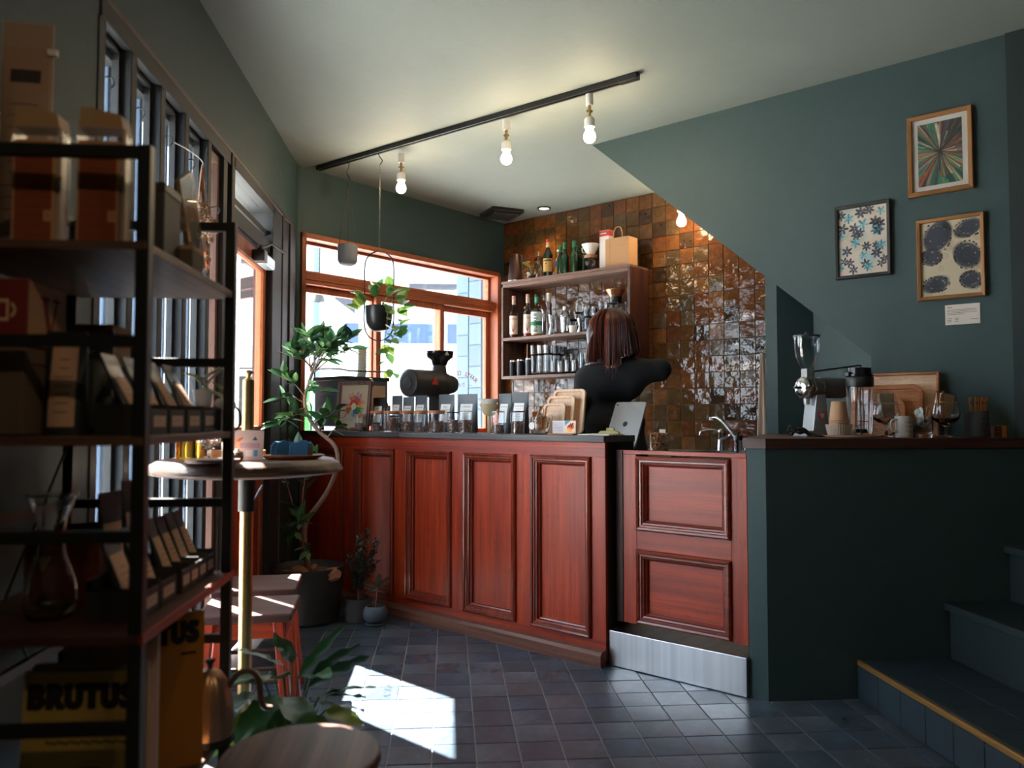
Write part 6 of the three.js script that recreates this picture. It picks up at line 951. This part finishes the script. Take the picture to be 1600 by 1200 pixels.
  [[.30, .225, -1.045, .085, 'wide round cornered wooden tray on the ledge'], [.20, .165, -1.06, .115, 'middle round cornered wooden tray on the ledge'], [.12, .115, -1.05, .142, 'smallest round cornered wooden tray on the ledge']].forEach(([w, h, X, d, label]) => { const t = kthing('wooden_tray', label, 'tray', [X, Y, ZP + d], 0, 'round cornered trays on the ledge'), i = new THREE.Group(); i.name = 'leaning_tray'; i.rotation.x = -.12; t.add(i); const s = roundRect(w, h, .045), s2 = roundRect(w - .03, h - .03, .034); s.holes.push(s2); obj('rim', at(new THREE.ExtrudeGeometry(s, { depth: .012, bevelEnabled: true, bevelSize: .003, bevelThickness: .003, bevelSegments: 3, curveSegments: 10 }), 0, h / 2 + .003, 0), WD.tan, i, { uv: 'x' }); obj('base', at(new THREE.ExtrudeGeometry(roundRect(w - .02, h - .02, .04), { depth: .004, bevelEnabled: false, curveSegments: 10 }), 0, h / 2 + .003, 0), WD.tan, i, { uv: 'x', off: .4 }); });
}
// ---------- pictures ----------
function picture(name, label, X, Y, w, h, fw, fm, mount, art, extra) {
  const p = kthing(name, label, 'picture', [X, Y, ZP]);
  obj('frame', frame(w, h, [[0, 0], [0, .02], [.003, .023], [fw - .003, .021], [fw, .018], [fw, .006]]), fm, p);
  obj('backing', bx(w - .01, h - .01, .005, 0, 0, .003), MT.paper, p);
  const iw = w - 2 * fw, ih = h - 2 * fw;
  if (mount) obj('mount', bx(iw + .002, ih + .002, .002, 0, 0, .007), M([.60, .54, .50], .85), p);
  obj('print', sheet(iw - 2 * mount, ih - 2 * mount, 0, 0, .0085), art, p);
  obj('pane', bx(iw + .002, ih + .002, .002, 0, 0, .013), MT.pane, p);
  return p;
}
{
  const burst = printed(360, 512, (c, W, Hh) => {
    const r = rng(4), cols = ['#1d2424', '#c06a34', '#d8ab78', '#157a58', '#2b2f3a', '#8a7f74', '#a8451f', '#1a9a72', '#55524e', '#e3cfae', '#33281e', '#4a3c50'];
    c.fillStyle = '#2a2c2c'; c.fillRect(0, 0, W, Hh);
    for (let i = 0; i < 420; i++) { const a = r() * 6.283, s = .012 + r() * .05, R0 = 6 + r() * 60, R = 120 + r() * 260; c.fillStyle = cols[r() < .45 ? (r() * 12) | 0 : (Math.floor(a / 6.283 * 12 + r() * 3)) % 12]; c.globalAlpha = .35 + r() * .5; c.beginPath(); const X = W * .5, Y = Hh * .48; c.moveTo(X + Math.cos(a) * R0, Y + Math.sin(a) * R0); c.quadraticCurveTo(X + Math.cos(a + s * 3) * R * .6, Y + Math.sin(a + s * 3) * R * .6, X + Math.cos(a + s) * R, Y + Math.sin(a + s) * R); c.lineTo(X + Math.cos(a - s) * R, Y + Math.sin(a - s) * R); c.fill(); }
    c.globalAlpha = .8; c.strokeStyle = '#0e1010'; for (let i = 0; i < 70; i++) { const a = r() * 6.283; c.lineWidth = .6 + r() * 2; c.beginPath(); let x = W * .5, y = Hh * .48; c.moveTo(x, y); for (let k = 0; k < 9; k++) { x += Math.cos(a + (r() - .5)) * 30; y += Math.sin(a + (r() - .5)) * 30; c.lineTo(x, y); } c.stroke(); }
  }, .6);
  const flowers = printed(360, 512, (c, W, Hh) => {
    const r = rng(14); c.fillStyle = '#d9c4b2'; c.fillRect(0, 0, W, Hh);
    for (let i = 0; i < 24; i++) { c.globalAlpha = .25; c.fillStyle = ['#7fb6c4', '#e7d7c8', '#bfa78f'][i % 3]; c.beginPath(); c.arc(r() * W, r() * Hh, 30 + r() * 40, 0, 7); c.fill(); }
    for (let i = 0; i < 30; i++) { const x = (i % 5 + .5 + (r() - .5) * .9) * W / 5, y = ((i / 5 | 0) + .5 + (r() - .5) * .9) * Hh / 6, teal = i % 3 === 1, R = 28 + r() * 16, n = 5 + (r() * 3 | 0), o = r() * 6; c.globalAlpha = .85; for (let k = 0; k < n; k++) { const a = o + k / n * 6.283; c.fillStyle = teal ? ['#4f9fb4', '#79bccb', '#2f7f99'][k % 3] : ['#232734', '#343a4c', '#4a4a58'][k % 3]; c.beginPath(); c.ellipse(x + Math.cos(a) * R * .6, y + Math.sin(a) * R * .6, R * .5, R * .22, a, 0, 7); c.fill(); } c.fillStyle = teal ? '#9a7c2c' : '#b9a58e'; c.beginPath(); c.arc(x, y, 5, 0, 7); c.fill(); }
  }, .6);
  const blots = printed(360, 512, (c, W, Hh) => {
    const r = rng(24); c.fillStyle = '#d8c3a6'; c.fillRect(0, 0, W, Hh); c.strokeStyle = '#9a6a44'; c.lineWidth = 2;
    for (let i = 0; i < 40; i++) { c.globalAlpha = .8; const x = r() * W, y = r() * Hh; c.beginPath(); for (let k = 0; k < 26; k++) { const a = k * .42 + i, R = 22 - k * .8; c.lineTo(x + Math.cos(a) * R, y + Math.sin(a) * R); } c.stroke(); }
    [[105, 100, 85, 120, .5], [290, 70, 90, 60, -.4], [60, 240, 70, 60, .2], [280, 250, 80, 100, -.7], [90, 430, 85, 55, -.3], [300, 420, 70, 60, .4]].forEach(([x, y, a, b, t]) => { for (let k = 0; k < 60; k++) { c.globalAlpha = .16; c.fillStyle = ['#2b2a35', '#3b3946', '#55525f'][k % 3]; c.beginPath(); const s = 1 - k / 90; c.ellipse(x + (r() - .5) * 16, y + (r() - .5) * 16, a * s * (.8 + r() * .3), b * s * (.8 + r() * .3), t + (r() - .5) * .3, 0, 7); c.fill(); } c.globalAlpha = .8; c.fillStyle = '#17161d'; for (let k = 0; k < 40; k++) { const q = r() * 6.28; c.beginPath(); c.arc(x + Math.cos(q + t) * a * .95, y + Math.sin(q + t) * b * .95, 2 + r() * 5, 0, 7); c.fill(); } c.fillStyle = '#b8a68e'; for (let k = 0; k < 14; k++) { const q = r() * 6.28; c.beginPath(); c.arc(x + Math.cos(q) * a * .6, y + Math.sin(q) * b * .6, 2 + r() * 3, 0, 7); c.fill(); } });
  }, .6);
  const wg = M([.30, .14, .05], .42, { metalness: .3 });
  picture('framed_picture', 'gilt framed picture of a dark starburst, highest on the wall', -.820, 2.300, .262, .368, .020, wg, .022, burst);
  picture('framed_picture', 'gilt framed picture of purple black blots above the small card', -.787, 1.824, .268, .366, .017, wg, 0, blots);
  picture('framed_picture', 'black framed picture of blue and black flowers', -1.155, 1.953, .250, .352, .016, MT.blackRough, 0, flowers);
  const c = kthing('caption_card', 'small white caption card under the blot picture', 'card', [-.747, 1.57, ZP]);
  obj('card', bx(.135, .088, .003, 0, 0, .0017), MT.paper, c);
  obj('print', sheet(.133, .086, 0, 0, .0035), printed(256, 166, (x, W, Hh) => { x.fillStyle = '#cfc8c0'; x.fillRect(0, 0, W, Hh); x.fillStyle = '#6c6661'; x.fillRect(12, 16, 40, 6); for (let i = 0; i < 4; i++) x.fillRect(12, 40 + i * 13, 222 - (i === 3 ? 90 : 0), 4); for (let i = 0; i < 3; i++) { x.fillRect(12, 112 + i * 14, 34, 4); x.fillRect(70, 112 + i * 14, 30, 4); } x.fillRect(180, 126, 60, 4); }), c);
}
// ---------- the barista ----------
{
  const p = thing('person', 'person with dark red bob hair in a black sweater, back turned, right elbow raised', 'person', [.878, 0, -4.238], -.2);
  const cap = (q, a, b, r0, r1) => { const ax = q[0] - a[0], ay = q[1] - a[1], az = q[2] - a[2], bx_ = b[0] - a[0], by = b[1] - a[1], bz = b[2] - a[2], l = bx_ * bx_ + by * by + bz * bz; const t = Math.max(0, Math.min(1, (ax * bx_ + ay * by + az * bz) / (l || 1))); return Math.hypot(ax - bx_ * t, ay - by * t, az - bz * t) - (r0 + (r1 - r0) * t); };
  const smin = (a, b, k) => { const h = Math.max(0, Math.min(1, .5 + .5 * (b - a) / k)); return b + (a - b) * h - k * h * (1 - h); };
  const ell = (q, c, r) => { const x = (q[0] - c[0]) / r[0], y = (q[1] - c[1]) / r[1], z = (q[2] - c[2]) / r[2], l = Math.hypot(x, y, z); return (l - 1) * Math.min(...r); };
  function mc(c, half, n, f) {
    const m = new MarchingCubes(n, new THREE.MeshBasicMaterial(), false, false, 120000); m.isolation = 0; const hs = n / 2;
    for (let z = 0; z < n; z++) for (let y = 0; y < n; y++) for (let x = 0; x < n; x++) m.field[x + y * n + z * n * n] = -f([c[0] + (x - hs) / hs * half, c[1] + (y - hs) / hs * half, c[2] + (z - hs) / hs * half]) / half;
    m.update(); const k = m.count * 3, g = new THREE.BufferGeometry();
    const P = new Float32Array(m.positionArray.slice(0, k)); for (let i = 0; i < k; i += 3) { P[i] = P[i] * half + c[0]; P[i + 1] = P[i + 1] * half + c[1]; P[i + 2] = P[i + 2] * half + c[2]; }
    g.setAttribute('position', new THREE.BufferAttribute(P, 3)); g.setAttribute('normal', new THREE.BufferAttribute(new Float32Array(m.normalArray.slice(0, k)), 3)); return norm(g);
  }
  p.scale.setScalar(1.035);
  const flat = (q, k) => [q[0], q[1], q[2] * k];
  const J = { shR: [.125, 1.318, 0], elR: [.252, 1.328, -.02], wrR: [.13, 1.315, -.23], shL: [-.125, 1.285, 0], elL: [-.188, 1.075, 0], wrL: [-.10, .99, -.20] };
  const chain = (q, list) => { let d = 1e9; for (const [a, b, r0, r1, k] of list) d = smin(d, cap(q, a, b, r0, r1), k ?? .03); return d; };
  // skin: head, neck, trunk, legs, hands
  const head = q => { let d = ell(q, [0, 1.535, -.012], [.076, .098, .092]); d = smin(d, ell(q, [0, 1.475, -.045], [.052, .05, .05]), .03); d = smin(d, cap(q, [0, 1.47, .0], [.004, 1.34, .012], .05, .055), .03); d = smin(d, ell(q, [0, 1.515, -.105], [.011, .02, .014]), .012); for (const s of [-1, 1]) { d = smin(d, ell(q, [s * .078, 1.52, .0], [.01, .03, .018]), .008); d = Math.max(d, -(ell(q, [s * .032, 1.535, -.108], [.015, .009, .014]))); d = smin(d, ell(q, [s * .032, 1.535, -.086], [.013, .009, .012]), .003); } d = smin(d, ell(q, [0, 1.478, -.094], [.022, .007, .008]), .006); return d; };
  const trunk = q => { const f = flat(q, 1.25); return chain(f, [[[-.05, 1.25, 0], [.06, 1.25, 0], .06, .06], [[-.03, 1.05, 0], [.04, 1.05, 0], .06, .06, .06], [[-.04, .88, 0], [.06, .88, 0], .065, .065, .06], [[-.075, .86, 0], [-.085, .47, .01], .078, .052, .04], [[-.085, .47, .01], [-.085, .09, .02], .05, .034, .02], [[.085, .86, 0], [.095, .47, .01], .078, .052, .04], [[.095, .47, .01], [.095, .09, .02], .05, .034, .02], [[-.085, .05, .03], [-.088, .03, -.12], .035, .03, .02], [[.095, .05, .03], [.10, .03, -.12], .035, .03, .02]]); };
  const hand = (w, dir, side, sgn) => { const F = V(...dir).normalize(), Sd = V(...side).normalize(), pt = (a, b, c = 0) => [w[0] + F.x * a + Sd.x * b, w[1] + F.y * a + Sd.y * b - c, w[2] + F.z * a + Sd.z * b]; const L_ = [[pt(-.03, 0), pt(.03, 0), .026, .024], [pt(.03, -.02), pt(.07, -.024), .02, .018, .02], [pt(.03, .02), pt(.07, .022), .02, .018, .02]]; [[-.03, .058], [-.010, .072], [.011, .066], [.030, .05]].forEach(([b, l]) => { L_.push([pt(.075, b), pt(.075 + l * .5, b * 1.1, .006), .0092, .0085, .006], [pt(.075 + l * .5, b * 1.1, .006), pt(.075 + l * .82, b * 1.1, .028), .0085, .0075, .004]); }); L_.push([pt(.02, -.028 * sgn), pt(.055, -.058 * sgn, .008), .0115, .0095, .01], [pt(.055, -.058 * sgn, .008), pt(.08, -.06 * sgn, .02), .0095, .008, .004]); return q => chain(q, L_); };
  const hR = hand(J.wrR, [-.5, -.1, -.85], [.85, 0, -.5], 1), hL = hand(J.wrL, [.35, -.25, -.9], [.9, 0, .35], -1);
  obj('body', [mc([0, 1.48, 0], .19, 84, head), mc([0, .68, 0], .72, 96, trunk), mc([J.wrR[0] - .04, J.wrR[1], J.wrR[2] - .07], .15, 72, hR), mc([J.wrL[0] + .03, J.wrL[1] - .02, J.wrL[2] - .07], .15, 72, hL)], M([.46, .22, .14], .55), p);
  // clothes
  const fine = noise(64, 64, 9, 9, 3);
  const sweater = q => { const f = flat(q, 1.18); let d = chain(f, [[[-.07, 1.255, 0], [.085, 1.27, 0], .092, .092], [[-.045, 1.05, 0], [.075, 1.05, 0], .098, .098, .06], [[-.05, .90, 0], [.085, .90, 0], .104, .104, .06]]); d = smin(d, chain(q, [[[-.02, 1.325, .008], [.03, 1.335, .008], .062, .062], [J.shL, [0, 1.33, .0], .058, .05, .03], [[0, 1.33, 0], J.shR, .05, .056, .03]]), .05); d = smin(d, chain(q, [[J.shR, J.elR, .064, .056], [J.elR, J.wrR, .054, .036, .025]]), .045); d = smin(d, chain(q, [[J.shL, J.elL, .058, .052], [J.elL, J.wrL, .05, .036, .025]]), .022);
    d += Math.sin(q[1] * 60 + q[0] * 18) * .0016 + Math.sin(q[1] * 23 - q[0] * 31) * .002; d = Math.max(d, -cap(q, [.004, 1.42, .03], [.004, 1.372, .03], .066, .062), .84 - q[1]); return d; };
  obj('sweater', mc([.03, 1.12, -.06], .36, 104, sweater), M([.008, .0095, .012], .92, { sheen: .3, sheenRoughness: .7, sheenColor: L(.08, .09, .11), bumpMap: grey(128, 128, mix(128, 128, [[64, 64, 5, 1], [24, 40, 6, .7]]), [.03, .03]), bumpScale: .0012 }), p, { uv: 'y' });
  const pants = q => Math.max(chain(flat(q, 1.2), [[[-.05, .90, 0], [.08, .90, 0], .098, .098], [[-.07, .86, 0], [-.088, .47, .01], .092, .068, .04], [[-.088, .47, .01], [-.088, .10, .02], .068, .056, .02], [[.085, .86, 0], [.098, .47, .01], .092, .068, .04], [[.098, .47, .01], [.098, .10, .02], .068, .056, .02]]), .075 - q[1], q[1] - .93);
  obj('trousers', mc([.005, .5, 0], .50, 80, pants), M([.03, .032, .04], .9), p);
  for (const [x, s] of [[-.087, -1], [.098, 1]]) obj('shoe', mc([x, .05, -.04], .17, 44, q => Math.max(smin(ell(q, [x, .045, .02], [.047, .05, .06]), ell(q, [x, .035, -.07], [.046, .04, .09]), .03), .002 - q[1])), MT.blackRough, p);
  // hair: a close cap and loose strands cut to a bob
  const hairM = M([.032, .0085, .0075], .34, { anisotropy: .5 }), hair2 = M([.15, .03, .018], .36), r = rng(71);
  const capS = q => { let d = ell(q, [.004, 1.545, .0], [.108, .098, .112]); d = smin(d, cap(flat(q, .95), [-.07, 1.51, .015], [-.078, 1.37, .015], .055, .04), .05); d = smin(d, cap(flat(q, .95), [.072, 1.51, .015], [.094, 1.43, .015], .055, .045), .05); d = smin(d, cap(q, [0, 1.51, .05], [-.01, 1.385, .055], .062, .04), .04); return Math.max(d, -ell(q, [0, 1.49, -.115], [.075, .085, .06])); };
  obj('hair', mc([0, 1.5, .0], .19, 76, capS), hairM, p);
  const A = [], B = [];
  for (let i = 0; i < 620; i++) {
    const ph = (-.18 + 1.36 * r()) * PI, cx = Math.cos(ph), cz = Math.sin(ph), R = 1.015 + r() * .06, pts = [];   // ph: 0 right, half pi back, pi left
    for (let k = 0; k <= 5; k++) { const a = (.12 + k / 5 * .82) * PI / 2; pts.push(V(.004 + cx * .112 * R * Math.sin(a), 1.546 + .098 * R * Math.cos(a), cz * .114 * R * Math.sin(a))); }
    const left = Math.max(0, -cx), right = Math.max(0, cx), back = Math.max(0, cz); let end = 1.362 + right * .05 + r() * .03 + (back > .9 && Math.abs(cx) < .35 ? -(r() < .3 ? r() * .10 : 0) : 0), fl = 1 + left * .10 + right * .16;
    const e = pts[pts.length - 1]; pts.push(V(e.x * (1 + (fl - 1) * .6), (e.y + end) / 2 + .02, e.z * 1.02), V(e.x * fl * (.98 + r() * .05) + (r() - .5) * .012, end, e.z * .9 + .004));
    (r() < .28 + left * .3 ? B : A).push(taper(pts, .0042, .0012, 14, 4));
  }
  obj('hair_strands', A, hairM, p, { kind: 'stuff' }); obj('hair_strands', B, hair2, p, { kind: 'stuff', label: 'reddish strands of the bob' });
}
// ---------- shadows, hand over ----------
scene.traverse(o => { if (o.isMesh) { o.castShadow = true; o.receiveShadow = true; } });
renderer.render(scene, camera);
